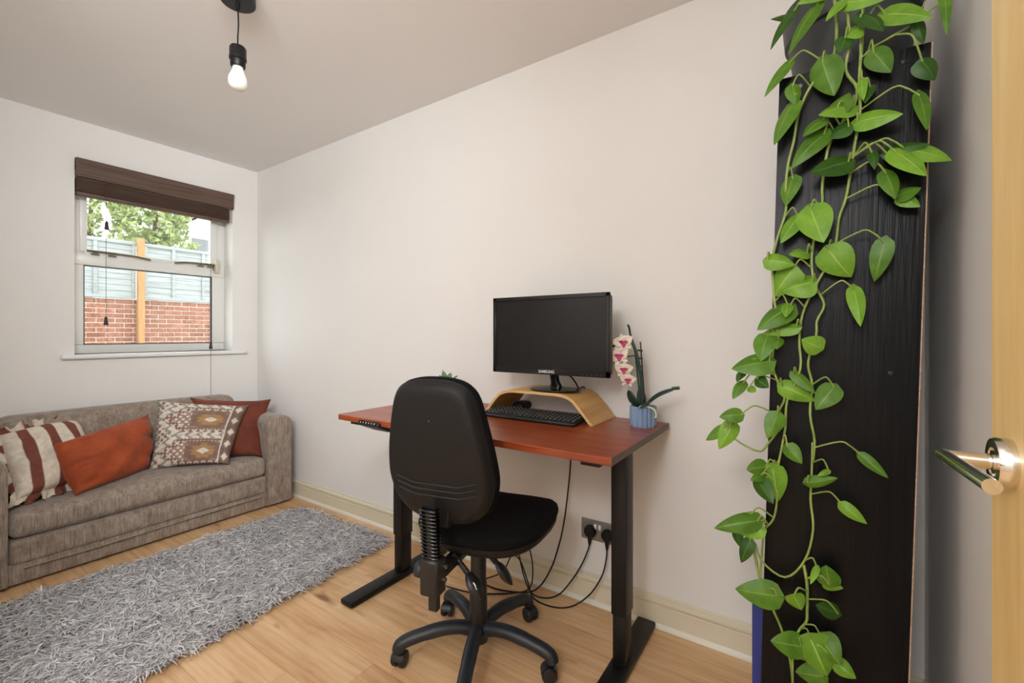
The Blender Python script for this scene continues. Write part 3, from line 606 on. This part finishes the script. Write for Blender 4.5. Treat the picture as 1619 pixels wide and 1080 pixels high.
# pothos: leaf base, leaf tip, width, tone; then the vines (metres)
LEAVES=[
 (3.611,-0.492,1.94,3.552,-0.522,1.824,0.035,0),(3.564,-0.495,1.943,3.515,-0.523,1.848,0.026,2),(3.554,-0.488,1.822,3.501,-0.504,1.745,0.03,0),
 (3.62,-0.505,1.794,3.643,-0.503,1.707,0.065,0),(3.66,-0.502,1.921,3.626,-0.527,1.873,0.023,1),(3.656,-0.498,1.92,3.736,-0.52,1.884,0.033,1),
 (3.735,-0.49,1.868,3.81,-0.52,1.813,0.046,1),(3.788,-0.491,1.831,3.801,-0.483,1.78,0.023,2),(3.69,-0.504,1.847,3.665,-0.501,1.836,0.048,1),
 (3.694,-0.503,1.877,3.729,-0.529,1.81,0.045,2),(3.715,-0.493,1.789,3.745,-0.499,1.73,0.047,0),(3.796,-0.502,1.736,3.817,-0.496,1.691,0.044,2),
 (3.791,-0.505,1.664,3.798,-0.536,1.574,0.028,0),(3.56,-0.499,1.758,3.568,-0.503,1.706,0.033,0),(3.561,-0.497,1.716,3.523,-0.524,1.612,0.047,0),
 (3.679,-0.496,1.674,3.612,-0.527,1.66,0.05,1),(3.646,-0.506,1.667,3.671,-0.5,1.707,0.049,0),(3.685,-0.498,1.636,3.763,-0.519,1.625,0.047,1),
 (3.622,-0.505,1.656,3.581,-0.513,1.622,0.039,0),(3.671,-0.505,1.627,3.631,-0.5,1.612,0.043,2),(3.625,-0.497,1.625,3.558,-0.513,1.551,0.047,0),
 (3.694,-0.499,1.73,3.696,-0.514,1.675,0.02,1),(3.71,-0.49,1.713,3.699,-0.511,1.669,0.024,2),(3.671,-0.503,1.547,3.595,-0.536,1.525,0.054,2),
 (3.561,-0.488,1.535,3.546,-0.493,1.467,0.046,0),(3.737,-0.493,1.554,3.808,-0.502,1.556,0.039,2),(3.768,-0.496,1.557,3.84,-0.515,1.509,0.049,1),
 (3.751,-0.507,1.55,3.798,-0.533,1.48,0.051,1),(3.712,-0.495,1.562,3.715,-0.521,1.514,0.021,2),(3.736,-0.5,1.51,3.75,-0.522,1.443,0.036,0),
 (3.755,-0.494,1.453,3.796,-0.494,1.467,0.041,0),(3.76,-0.493,1.453,3.793,-0.502,1.424,0.031,1),(3.597,-0.505,1.45,3.622,-0.535,1.361,0.072,1),
 (3.572,-0.488,1.438,3.536,-0.512,1.373,0.04,1),(3.664,-0.502,1.835,3.653,-0.508,1.801,0.035,2),(3.833,-0.492,1.888,3.833,-0.511,1.772,0.021,0),
 (3.636,-0.491,1.963,3.569,-0.504,1.95,0.039,1),(3.899,-0.488,1.847,3.894,-0.49,1.805,0.019,0),(3.632,-0.505,1.348,3.675,-0.495,1.282,0.073,1),
 (3.734,-0.502,1.356,3.717,-0.492,1.269,0.04,0),(3.59,-0.487,1.346,3.553,-0.509,1.344,0.035,1),(3.506,-0.506,1.334,3.566,-0.505,1.318,0.044,1),
 (3.562,-0.495,1.308,3.52,-0.486,1.244,0.064,1),(3.601,-0.499,1.274,3.537,-0.496,1.255,0.064,1),(3.555,-0.493,1.217,3.486,-0.519,1.16,0.058,0),
 (3.55,-0.496,1.223,3.547,-0.524,1.191,0.025,1),(3.569,-0.495,1.165,3.494,-0.484,1.151,0.034,1),(3.531,-0.494,1.14,3.528,-0.528,1.113,0.025,0),
 (3.507,-0.488,1.147,3.493,-0.515,1.082,0.054,0),(3.513,-0.503,1.082,3.428,-0.521,1.061,0.062,0),(3.68,-0.493,1.254,3.69,-0.523,1.167,0.033,1),
 (3.617,-0.507,1.117,3.579,-0.522,1.138,0.047,1),(3.452,-0.491,1.057,3.441,-0.523,1.028,0.024,2),(3.452,-0.488,1.024,3.43,-0.515,0.982,0.029,0),
 (3.484,-0.501,1.036,3.512,-0.529,1.019,0.031,2),(3.465,-0.488,1.012,3.482,-0.5,1.003,0.02,1),(3.538,-0.492,1.021,3.607,-0.48,0.988,0.044,1),
 (3.562,-0.489,1.053,3.607,-0.5,1.008,0.028,0),(3.643,-0.502,1.026,3.607,-0.518,0.972,0.049,0),(3.449,-0.507,0.943,3.399,-0.519,0.934,0.038,0),
 (3.529,-0.492,0.95,3.507,-0.508,0.89,0.043,0),(3.427,-0.488,0.914,3.396,-0.503,0.846,0.044,1),(3.408,-0.492,0.901,3.36,-0.485,0.861,0.032,0),
 (3.549,-0.504,0.876,3.58,-0.515,0.84,0.036,0),(3.504,-0.488,0.814,3.461,-0.511,0.805,0.042,0),(3.496,-0.492,0.79,3.471,-0.517,0.781,0.023,0),
 (3.518,-0.492,0.815,3.529,-0.486,0.73,0.055,1),(3.484,-0.49,0.779,3.521,-0.522,0.734,0.043,2),(3.692,-0.506,0.876,3.739,-0.514,0.834,0.024,0),
 (3.633,-0.507,0.83,3.61,-0.523,0.818,0.013,1),(3.59,-0.505,0.794,3.65,-0.509,0.817,0.027,0),(3.657,-0.503,0.755,3.703,-0.503,0.721,0.028,1),
 (3.487,-0.497,0.676,3.388,-0.528,0.644,0.048,0),(3.47,-0.491,0.688,3.476,-0.485,0.644,0.043,1),(3.497,-0.505,0.656,3.438,-0.497,0.635,0.037,1),
 (3.436,-0.494,0.637,3.446,-0.498,0.598,0.027,2),(3.469,-0.503,0.623,3.449,-0.508,0.563,0.033,2),(3.53,-0.503,0.501,3.436,-0.513,0.494,0.065,0),
 (3.634,-0.5,0.56,3.627,-0.503,0.606,0.047,0),(3.624,-0.492,0.558,3.661,-0.484,0.553,0.029,1),(3.61,-0.506,0.597,3.597,-0.538,0.568,0.015,1),
 (3.563,-0.506,0.514,3.579,-0.496,0.48,0.041,1),(3.651,-0.5,0.498,3.607,-0.533,0.521,0.036,2),(3.579,-0.505,0.397,3.516,-0.534,0.403,0.056,0),
 (3.597,-0.506,0.424,3.629,-0.51,0.35,0.08,1),(3.617,-0.488,0.426,3.654,-0.515,0.389,0.059,0),(3.646,-0.5,0.382,3.683,-0.508,0.366,0.036,1),
 (3.623,-0.502,0.342,3.566,-0.493,0.323,0.05,0),
]
VINES=[
 [(3.643,-0.481,1.961),(3.648,-0.478,1.899),(3.647,-0.489,1.838),(3.639,-0.478,1.808),(3.597,-0.489,1.749),(3.573,-0.479,1.697),(3.563,-0.488,1.627),(3.551,-0.487,1.572),(3.546,-0.489,1.515),(3.546,-0.485,1.457),(3.526,-0.489,1.383),(3.517,-0.48,1.332),(3.52,-0.486,1.252),(3.527,-0.482,1.174),(3.52,-0.489,1.118),(3.517,-0.487,1.073),(3.531,-0.484,1.023),(3.543,-0.484,0.99),(3.531,-0.478,0.955),(3.529,-0.478,0.91),(3.507,-0.485,0.872),(3.49,-0.484,0.85),(3.457,-0.488,0.86),(3.42,-0.485,0.881)],
 [(3.698,-0.48,1.938),(3.696,-0.482,1.835),(3.691,-0.487,1.747),(3.692,-0.484,1.667),(3.684,-0.478,1.601),(3.674,-0.488,1.524),(3.665,-0.488,1.466),(3.653,-0.479,1.425),(3.646,-0.485,1.364),(3.63,-0.483,1.316),(3.603,-0.487,1.259),(3.581,-0.482,1.2),(3.574,-0.481,1.135),(3.576,-0.484,1.064),(3.549,-0.49,0.986),(3.544,-0.479,0.912),(3.529,-0.479,0.82),(3.53,-0.485,0.828),(3.526,-0.489,0.722),(3.517,-0.484,0.679),(3.5,-0.483,0.652),(3.495,-0.488,0.607),(3.49,-0.487,0.532)],
 [(3.666,-0.479,1.953),(3.672,-0.489,1.835),(3.666,-0.48,1.77),(3.687,-0.482,1.719),(3.674,-0.488,1.666),(3.636,-0.483,1.611),(3.621,-0.488,1.512),(3.62,-0.48,1.464),(3.607,-0.488,1.391),(3.603,-0.48,1.373),(3.599,-0.48,1.324),(3.606,-0.484,1.269),(3.624,-0.482,1.221),(3.61,-0.485,1.183),(3.608,-0.489,1.146),(3.592,-0.487,1.081),(3.6,-0.478,1.027),(3.596,-0.482,0.956),(3.605,-0.485,0.893),(3.601,-0.484,0.839),(3.601,-0.487,0.888),(3.599,-0.484,0.806),(3.597,-0.479,0.745),(3.602,-0.481,0.676),(3.585,-0.488,0.599),(3.544,-0.482,0.543),(3.495,-0.487,0.57),(3.48,-0.49,0.613)],
 [(3.583,-0.486,0.587),(3.59,-0.486,0.54),(3.59,-0.485,0.474),(3.588,-0.482,0.447),(3.572,-0.489,0.421),(3.561,-0.484,0.37),(3.56,-0.489,0.285),(3.558,-0.482,0.191)],
 [(3.473,-0.488,0.619),(3.488,-0.487,0.531),(3.515,-0.485,0.462),(3.535,-0.483,0.415),(3.553,-0.48,0.348),(3.561,-0.487,0.284)],
 [(3.7,-0.482,1.93),(3.693,-0.486,1.796),(3.717,-0.48,1.807),(3.787,-0.479,1.834)],
]

# ================================================================ OFFICE CHAIR (local: faces +Y)
ch = thing('office_chair', (2.61, -.53, 0), 'black operator chair on castors, its back turned to the camera', 'chair', rot=(0, 0, math.radians(CHROT)))
LC = dict(local=True)
Mi = (Matrix.Translation((2.61, -.53, 0)) @ Matrix.Rotation(math.radians(CHROT), 4, 'Z')).inverted()
def lc(p): return Mi @ Vector(p)
for k in range(5):
    a = math.radians(10+72*k-CHROT); d = Vector((math.cos(a), math.sin(a), 0)); R = lambda r, z: (d.x*r, d.y*r, z)
    lg = ob('leg', MB().tube(smooth_path([R(.015, .098), R(.06, .112), R(.12, .116), R(.19, .106), R(.245, .093), R(.272, .080), R(.279, .062)], 4), [.026]*4+[.0245]*8+[.023]*6+[.0225]*7, 14, flat=.92), 'leg', ch, **LC)
    sw = math.radians((25, 80, -40, 60, 20)[k]); e = Vector((math.cos(a+sw), math.sin(a+sw), 0)); s_ = Vector((-e.y, e.x, 0))
    c = Vector(R(.279, .0265)) - e*.012
    for q in (-1, 1):
        Mw = Matrix.Translation(c+s_*.004*q) @ s_.to_track_quat('Z', 'Y').to_matrix().to_4x4() @ (Matrix.Rotation(PI, 4, 'X') if q < 0 else Matrix())
        ob('castor_wheel', MB().lathe([(0, 0), (.0225, 0), (.0262, .004), (.0262, .015), (.022, .020), (.012, .021), (0, .0205)], (0, 0, 0), 24, Mw), 'blackp', lg, **LC)
    hood = MB(); nh = 12; pr = [c+(e*math.cos(t)+Vector((0, 0, 1))*math.sin(t))*.0285 for t in [PI*(.05+.9*i/nh) for i in range(nh+1)]]
    hood.grid(lambda u, v: pr[int(round(u*nh))]+s_*(.019*(2*v-1)), nh, 2); hood.tube([R(.279, .050), R(.279, .070)], .010, 10)
    ob('castor_hood', hood, 'blackp', lg, **LC)
ob('hub', MB().lathe([(0, .06), (.034, .06), (.037, .075), (.037, .118), (.034, .125), (0, .125)], n=28), 'leg', ch, **LC)
gl_ = ob('gas_lift', MB().lathe([(0, .10), (.0325, .10), (.0315, .20), (.030, .265), (.028, .268), (.0275, .42), (0, .42)], n=28), 'blackp', ch, **LC)
ob('tilt_mechanism', MB().box(-.075, .075, -.11, .10, .415, .452, r=.01), 'blackp', ch, **LC)
# seat
def sq(t, a, b, e=3.2):
    c, s = math.cos(t), math.sin(t); return (math.copysign(abs(c)**(2/e), c)*a, math.copysign(abs(s)**(2/e), s)*b)
def loft(layers, e=3.2, n=56, cy=.022, cx=.032, drop=.0):
    vs = []
    for k, z in layers:
        for j in range(n):
            x, y = sq(2*PI*j/n, .232*k, .222*k, e); x *= 1-.10*max(0, -y/.232); f = max(0, (y-.12)/.12); vs.append((x+cx, y+cy, z-drop*f*f+.012*(x/.24)**2*(1 if k < 1 else 1)))
    m_ = len(layers); mb = MB(); mb.add(vs, [(i*n+j, i*n+(j+1)%n, (i+1)*n+(j+1)%n, (i+1)*n+j) for i in range(m_-1) for j in range(n)]+[tuple(range(n))[::-1], tuple(range((m_-1)*n, m_*n))]); return mb
ob('seat_pan', loft([(.80, .448), (.93, .452), (.985, .466), (.99, .480), (.96, .484)], drop=.03), 'shell', ch, **LC)
ob('seat_cushion', loft([(.95, .478), (1.0, .486), (1.015, .498), (1.0, .512), (.95, .522), (.82, .528), (.5, .524), (.2, .521)], drop=.03), 'fabric', ch, smooth=70, **LC)
# backrest
HW = [(.572, .0), (.574, .05), (.582, .088), (.60, .122), (.63, .150), (.68, .170), (.73, .176), (.80, .169), (.86, .158), (.92, .145), (.965, .132), (.99, .117), (1.006, .096), (1.015, .07), (1.020, .036), (1.021, 0)]
def outline(n=72):
    pts = smooth_path([(w, 0, z) for z, w in HW], 5); pts = pts+[Vector((-p.x, 0, p.z)) for p in pts[-2:0:-1]]; return pts
OL = outline(); OC = Vector((0, 0, .79))
def yb(x, z): return -.268-.080*(z-.57)/.45-.012*math.sin((z-.57)/.45*PI)+.30*x*x
def plate(rings, cap0=True):
    n = len(OL); vs = []
    for k, dy in rings:
        for p in OL:
            q = OC+(p-OC)*k; vs.append((q.x, yb(q.x, q.z)+dy, q.z))
    m_ = len(rings); fs = [(i*n+j, i*n+(j+1)%n, (i+1)*n+(j+1)%n, (i+1)*n+j) for i in range(m_-1) for j in range(n)]
    mb = MB(); mb.add(vs, fs)
    for ri in (0, m_-1):
        c = (0, yb(0, .79)+rings[ri][1], .79); ci = len(mb.v); mb.v.append(c); mb.f += [(ri*n+j, ri*n+(j+1)%n, ci) for j in range(n)]
    return mb
bs = ob('backrest_shell', plate([(.3, 0), (.6, 0), (.80, 0), (.885, .0005), (.92, .005), (.965, .016), (.99, .024), (.99, .040), (.9, .042)]), 'shell', ch, smooth=35, **LC)
ob('back_cushion', plate([(.9, .036), (.985, .036), (1.012, .046), (1.015, .064), (.99, .078), (.92, .088), (.7, .094), (.35, .094)]), 'fabric', ch, smooth=70, **LC)
for zz in (.706, .688, .669):
    pts = []
    for i in range(41):
        x = -.135+.270*i/40; a = abs(x); z = zz+max(0, a-.075)*.28; pts.append((x, yb(x, z)-.0003, z))
    ob('groove', MB().tube(pts, [.0004]+[.0028]*39+[.0004], 6), 'groove', bs, **LC)
ob('shell_screw', MB().lathe([(0, 0), (.0022, 0), (0, .0012)], (.0, yb(0, .90)-.0004, .90), 8, Matrix.Rotation(PI/2, 4, 'X')), 'screw', bs, **LC)
ob('spine_slot', MB().box(-.034, .034, yb(0, .61)-.003, yb(0, .61)+.02, .575, .658, r=.002), 'groove', bs, **LC)
yz = lambda z: -.298-.02*(z-.45)/.2
sp = ob('spine', MB().tube([(0, yz(.40)-.012, .42), (0, yz(.5)-.011, .50), (0, yz(.645)-.010, .648)], .017, 12, flat=1), 'blackp', ch, **LC)
for k in range(14):
    z = .503+k*.0108; y = yz(z)-.012
    ob('rib', MB().box(-.028, .028, y-.018, y+.012, z-.0042, z+.0042, r=.0035), 'gloss', sp, **LC)
br_ = ob('spine_housing', MB().box(-.031, .031, yz(.44)-.042, yz(.44)+.012, .392, .500, r=.007), 'blackp', ch, **LC)
ob('spine_tail', MB().box(-.016, .014, yz(.4)-.020, yz(.4)+.002, .338, .395, r=.003), 'blackp', br_, **LC)
ob('adjuster_knob', MB().lathe([(0, 0), (.021, 0), (.023, .004), (.023, .02), (.020, .024), (0, .024)], (-.031, yz(.45)-.012, .455), 20, Matrix.Rotation(-PI/2, 4, 'Y'), flute=lambda j: .07*(j % 2)), 'leg', br_, **LC)
ob('pivot_arm', MB().box(-.024, .024, -.29, -.09, .424, .446, r=.004), 'blackp', ch, **LC)
ob('pivot_bolt', MB().lathe([(0, 0), (.006, 0), (.006, .004), (0, .004)], (.031, yz(.45)+.004, .468), 10, Matrix.Rotation(PI/2, 4, 'Y')).lathe([(0, 0), (.006, 0), (.006, .004), (0, .004)], (.031, yz(.45)+.002, .43), 10, Matrix.Rotation(PI/2, 4, 'Y')), 'chrome', br_, **LC)
def lever(p0, p1, p2):
    a, b, c = lc(p0), lc(p1), lc(p2)
    t = ob('lever', MB().tube([a, (a+b)/2, b], [.006, .006, .007], 8), 'blackp', ch, **LC)
    d = (b-a)
    mb = MB()
    for i in range(8):
        q = a+d*(.3+.65*i/7); mb.tube([q-d.normalized()*.0018, q+d.normalized()*.0018], .0095, 10)
    ob('bellows', mb, 'blackp', t, **LC)
    e = (c-b); L = e.length; pts = [b+e*x for x in (0, .12, .3, .5, .7, .88, 1)]
    ob('paddle', MB().tube(pts, [.010, .019, .026, .028, .024, .015, .006], 14, flat=.55), 'blackp', t, **LC)
    # small printed figure on the paddle, facing the camera side
    f = (Mi.to_3x3() @ Vector((.62, -.78, .1))).normalized(); e_ = e.normalized(); s_ = e_.cross(f).normalized(); f = s_.cross(e_).normalized()
    m_ = (b+e*.52)+f*.0
    for q, nm, m2 in (([(-.012, -.004), (-.004, -.005), (.002, -.004), (.006, .002), (.013, .003)], 'printed_mark', 'mark'), ([(-.003, .002), (.004, -.001), (.010, -.004)], 'printed_mark', 'green')):
        ob(nm, MB().tube([m_+e_*x+s_*y+f*FOFF for x, y in q], .0024, 5), m2, t, **LC)
FOFF = .0165
lever((2.655, -.715, .452), (2.712, -.713, .408), (2.768, -.712, .345))
lever((2.722, -.63, .446), (2.748, -.612, .408), (2.792, -.585, .338))

# ================================================================ ORCHID, SUCCULENT
oc = thing('orchid_plant', (3.080, -.142, DH), 'toy-brick orchid with cream and pink flowers in a ribbed blue pot', 'plant')
ob('pot', MB().lathe([(0, 0), (.043, 0), (.043, .003), (.046, .006), (.046, .072), (.044, .075), (.040, .075), (.039, .062), (0, .062)], (3.080, -.142, DH), 64, flute=lambda j: (.05, .05, .035, -.05)[j % 4]), 'potblue', oc, smooth=20)
ob('soil', MB().lathe([(0, .060), (.0385, .060), (.037, .068), (.02, .071), (0, .072)], (3.080, -.142, DH), 20), 'soil', oc)
stem = smooth_path([(3.072, -.142, .875), (3.074, -.140, .95), (3.066, -.142, 1.03), (3.052, -.146, 1.09), (3.036, -.15, 1.125), (3.01, -.155, 1.128), (2.985, -.16, 1.112), (2.962, -.16, 1.10)])
ob('flower_stem', MB().tube(stem, [.006]*24+[.004]*(len(stem)-24), 8), 'dkgreen', oc)
ob('flower_stem', MB().tube(smooth_path([(3.07, -.135, .88), (3.055, -.13, 1.0), (3.045, -.13, 1.09), (3.030, -.135, 1.145), (3.026, -.14, 1.175), (3.022, -.145, 1.186)]), .0042, 8), 'dkgreen', oc)
ob('support_stick', MB().tube([(3.082, -.125, .87), (3.062, -.118, 1.122)], .0028, 8), 'tassel', oc)
for z in (1.03, 1.06, 1.09): ob('stem_clip', MB().tube([(3.056, -.133, z), (3.070, -.120, z-.002)], .0036, 6), 'dkgreen', oc)
def petal_leaf(B, T, w, nrm, fold=.15, curl=.1, nr=8, nc=6, lobe=.0, prof=lambda t: math.sin(PI*t**.62)**.8, thick=0):
    B, T = Vector(B), Vector(T); a = T-B; L = a.length; a.normalize(); n = Vector(nrm); n = (n-a*n.dot(a)).normalized(); s = a.cross(n)
    vs, uv = [], []
    for i in range(nr+1):
        t = i/nr; hw = w/2*(prof(t) if 0 < t < 1 else .02)
        for j in range(nc+1):
            q = j/nc*2-1; p = B+a*(L*(t-lobe*abs(q)**1.5*(1-t)**3))+s*(hw*q)
            p += n*(curl*L*math.sin(PI*t)*.8-fold*hw*abs(q)**1.4); vs.append(p); uv.append((j/nc, t))
    W_ = nc+1; mb = MB(); mb.add(vs, [(i*W_+j, i*W_+j+1, (i+1)*W_+j+1, (i+1)*W_+j) for i in range(nr) for j in range(nc)]); return mb, uv
def solid(o, th):
    m_ = o.modifiers.new('thickness', 'SOLIDIFY'); m_.thickness = th; return o
for (x, y, z, s_, f) in ((3.014, -.172, 1.118, 1.6, (.5, -1, .1)), (3.000, -.178, 1.068, 1.7, (.4, -1, 0)), (3.016, -.172, 1.018, 1.45, (.5, -1, -.1)), (3.030, -.168, .980, 1.3, (.5, -1, -.2)), (2.966, -.165, 1.058, 1.2, (-.3, -1, 0))):
    c = Vector((x, y, z)); f = Vector(f).normalized(); r_ = f.cross(Vector((0, 0, 1))).normalized(); u_ = r_.cross(f)
    fh = None
    hd_ = ob('flower', MB().lathe([(0, -.004), (.006, -.002), (.006, .004), (0, .007)], (0, 0, 0), 10, Matrix.Translation(c) @ f.to_track_quat('Z', 'Y').to_matrix().to_4x4()), 'pink', oc)
    rot_ = (x*9000) % 40-20
    for k, an in enumerate((90, 20, 160, 232, 308)):
        an += rot_
        d = r_*math.cos(math.radians(an))+u_*math.sin(math.radians(an)); L = (.026 if k in (1, 2) else .023)*s_
        mb, uv = petal_leaf(c-d*.002, c+d*L+f*.004, .027*s_ if k in (1, 2) else .016*s_, f, -.2, -.05, 6, 4)
        solid(ob('petal', mb, 'petal', hd_, smooth=60), .0016)
    mb, uv = petal_leaf(c+u_*.004, c-u_*.011*s_+f*.010, .010*s_, f, -.5, .1, 5, 4); solid(ob('petal', mb, 'pink', hd_, smooth=60), .0016)
    for sgn in (-1, 1):
        mb, uv = petal_leaf(c, c+r_*sgn*.011*s_+u_*.005+f*.008, .009*s_, f, -.4, .1, 4, 4); solid(ob('petal', mb, 'pink', hd_, smooth=60), .0016)
ob('stem_joint', MB().tube([c, (3.05, -.15, 1.07)], .002, 5), 'dkgreen', oc)
for B, T, w, nr_, cu in (((3.078, -.15, .872), (3.205, -.165, .962), .030, (-.4, -.5, .8), .16), ((3.072, -.15, .872), (3.038, -.185, .945), .045, (-.5, -.8, .3), .2), ((3.075, -.15, .870), (3.118, -.20, .905), .044, (0, -.6, 1), .2), ((3.07, -.14, .872), (3.05, -.08, .94), .04, (0, .5, 1), .2)):
    mb, uv = petal_leaf(B, T, w, nr_, .3, cu, 10, 6, prof=lambda t: math.sin(PI*min(1, t*.92+.06))**.55); solid(ob('leaf', mb, 'dkgreen', oc, smooth=60), .003)
ob('leaf', MB().tube(smooth_path([(3.215, -.166, .962), (3.19, -.165, .958)]), [.006]*7, 8), 'dkgreen', oc)
ob('aerial_root', MB().tube(smooth_path([(3.078, -.175, .886), (3.108, -.18, .889), (3.133, -.182, .880), (3.140, -.183, .862), (3.137, -.183, .852)]), .0038, 8), 'lime', oc)
sc = thing('succulent_plant', (2.160, -.19, DH), 'small green succulent in a white pot on the desk behind the chair', 'plant')
ob('pot', MB().lathe([(0, 0), (.036, 0), (.039, .004), (.046, .112), (.046, .116), (.043, .116), (.041, .10), (0, .10)], (2.160, -.19, DH), 32), 'potw', sc)
ob('soil', MB().lathe([(0, .098), (.041, .098), (.03, .106), (0, .110)], (2.160, -.19, DH), 20), 'soil', sc)
for k in range(13):
    an = k*2.4; el = .35+.95*(k/13); L = .062-.012*(k % 3); d = Vector((math.cos(an)*math.cos(el), math.sin(an)*math.cos(el), math.sin(el)))
    b0 = Vector((2.148, -.19, DH+.108)); mb, uv = petal_leaf(b0, b0+d*L, .023, Vector((-d.x*d.z, -d.y*d.z, 1)), -.4, -.08, 7, 4, prof=lambda t: math.sin(PI*t**.9)**.7+.12)
    solid(ob('leaf', mb, 'succ', sc, smooth=60), .005)

# ================================================================ BOOKCASE, FOLDER
TILT = math.radians(1.55)
bk = thing('bookcase', (3.770, -.255, .0), 'tall black woodgrain bookcase seen from its side by the end wall', 'bookcase', rot=(0, TILT, 0))
BW, BD, BH = .288, .203, 1.795
def bb(name, b, m, p=bk, **k): return box(name, b, m, p, local=True, **k)
sd = bb('side_panel', (-BW, 0, -BD, -BD+.018, 0, BH), 'bookc', r=.001, seg=1)
bb('raw_edge', (-.0005, .0022, -BD+.0008, -BD+.0172, .0, BH-.0005), 'raw', sd)
bb('side_panel', (-BW, 0, BD-.018, BD, 0, BH), 'bookc', r=.001, seg=1)
bb('top_panel', (-BW+.001, -.001, -BD+.018, BD-.018, BH-.02, BH-.001), 'bookc')
bb('plinth', (-BW+.02, -BW+.036, -BD+.018, BD-.018, .0, .10), 'bookc')
for z in (.10, .452, .80, 1.12, 1.44): bb('shelf', (-BW+.004, -.004, -BD+.018, BD-.018, z, z+.018), 'bookc')
bb('back_panel', (-.004, -.001, -BD+.018, BD-.018, .10, BH-.02), 'bookc')
for x, z in ((-.243, 1.765), (-.046, 1.765), (-.050, 1.06)):
    ob('screw_cap', MB().lathe([(0, 0), (.0058, 0), (.005, .002), (0, .0025)], (x, -BD, z), 16, Matrix.Rotation(PI/2, 4, 'X')), 'screw' if x < -.2 else 'blackp', sd, local=True)
fo = thing('ring_binder', (3.60, -.40, .122), 'blue ring binder sticking out of the bookcase beside the skirting', 'binder')
ob('cover', MB().box(3.468, 3.745, -.430, -.427, .124, .444, r=.001).box(3.468, 3.745, -.372, -.369, .124, .444, r=.001).box(3.466, 3.470, -.430, -.369, .124, .444, r=.0012), 'folder', fo)
ob('pages', MB().box(3.50, 3.735, -.424, -.376, .130, .43), 'paper', fo, smooth=0)

# ================================================================ TRAILING POTHOS
PC = (3.684, -.262, 1.7985)
ps = thing('trailing_pothos', PC, 'trailing green pothos in a charcoal pot on top of the bookcase', 'plant')
ob('pot', MB().lathe([(0, 0), (.116, 0), (.120, .004), (.140, .165), (.150, .168), (.157, .245), (.157, .25), (.151, .25), (.146, .215), (0, .215)], PC, 56), 'pot', ps, smooth=30)
ob('soil', MB().lathe([(0, .21), (.146, .21), (.1, .222), (0, .225)], PC, 24), 'soil', ps)
vine_pts = []
for vi, v in enumerate(VINES):
    pts = smooth_path(v, 4)
    if vi in (0, 1, 2, 5):
        s0 = pts[0]; pts = smooth_path([(s0.x, -.33, 2.03), (s0.x, -.40, 2.055), (s0.x, -.455, 2.05)]+[tuple(s0)], 4)[:-1]+pts
    k = len(pts); ob('vine', MB().tube(pts, [.0036-.0012*i/k for i in range(k)], 6), 'vine', ps)
    vine_pts += pts
rl = random.Random(11)
extra = []
for k in range(9):
    an = k*.7+.2; extra.append((PC[0]+.09*math.cos(an), PC[1]+.09*math.sin(an), 2.05+.02*(k % 3), PC[0]+min(.17, .19*math.cos(an)), PC[1]+.19*math.sin(an), 2.10+.03*(k % 2), .055, k % 2))
for li, (bx, by, bz, tx, ty, tz, w, k) in enumerate(LEAVES+extra):
    B, T = Vector((bx, by, bz)), Vector((tx, ty, tz)); ax = (T-B)
    if li >= len(LEAVES): nrm = Vector((0, 0, 1))
    else: nrm = Vector((rl.uniform(-.5, .25), -1, rl.uniform(.1, .7)))
    wide = w/max(ax.length, 1e-3)
    mb, uv = petal_leaf(B, T, w*1.06, nrm, rl.uniform(.12, .42), rl.uniform(.03, .14), 10, 8, lobe=.16, prof=lambda t: (math.sin(PI*t**.58))**.78)
    lf = ob('leaf', mb, 'leaf%d' % k, ps, smooth=80, uvs=uv)
    if li < len(LEAVES):
        # leaf stalk back to the closest vine above
        best = min(vine_pts, key=lambda p: (p-B).length+(.35*max(0, B.z-p.z)))
        d = best-B
        if .008 < d.length < .30:
            mid = B+d*.45+Vector((0, -.012, .018+.08*d.length)); q0 = B+ax*.02
            ob('leaf_stalk', MB().tube(smooth_path([q0, B+(mid-B)*.5+Vector((0, -.003, .006)), mid, best], 4), .0019, 5), 'vine', lf)
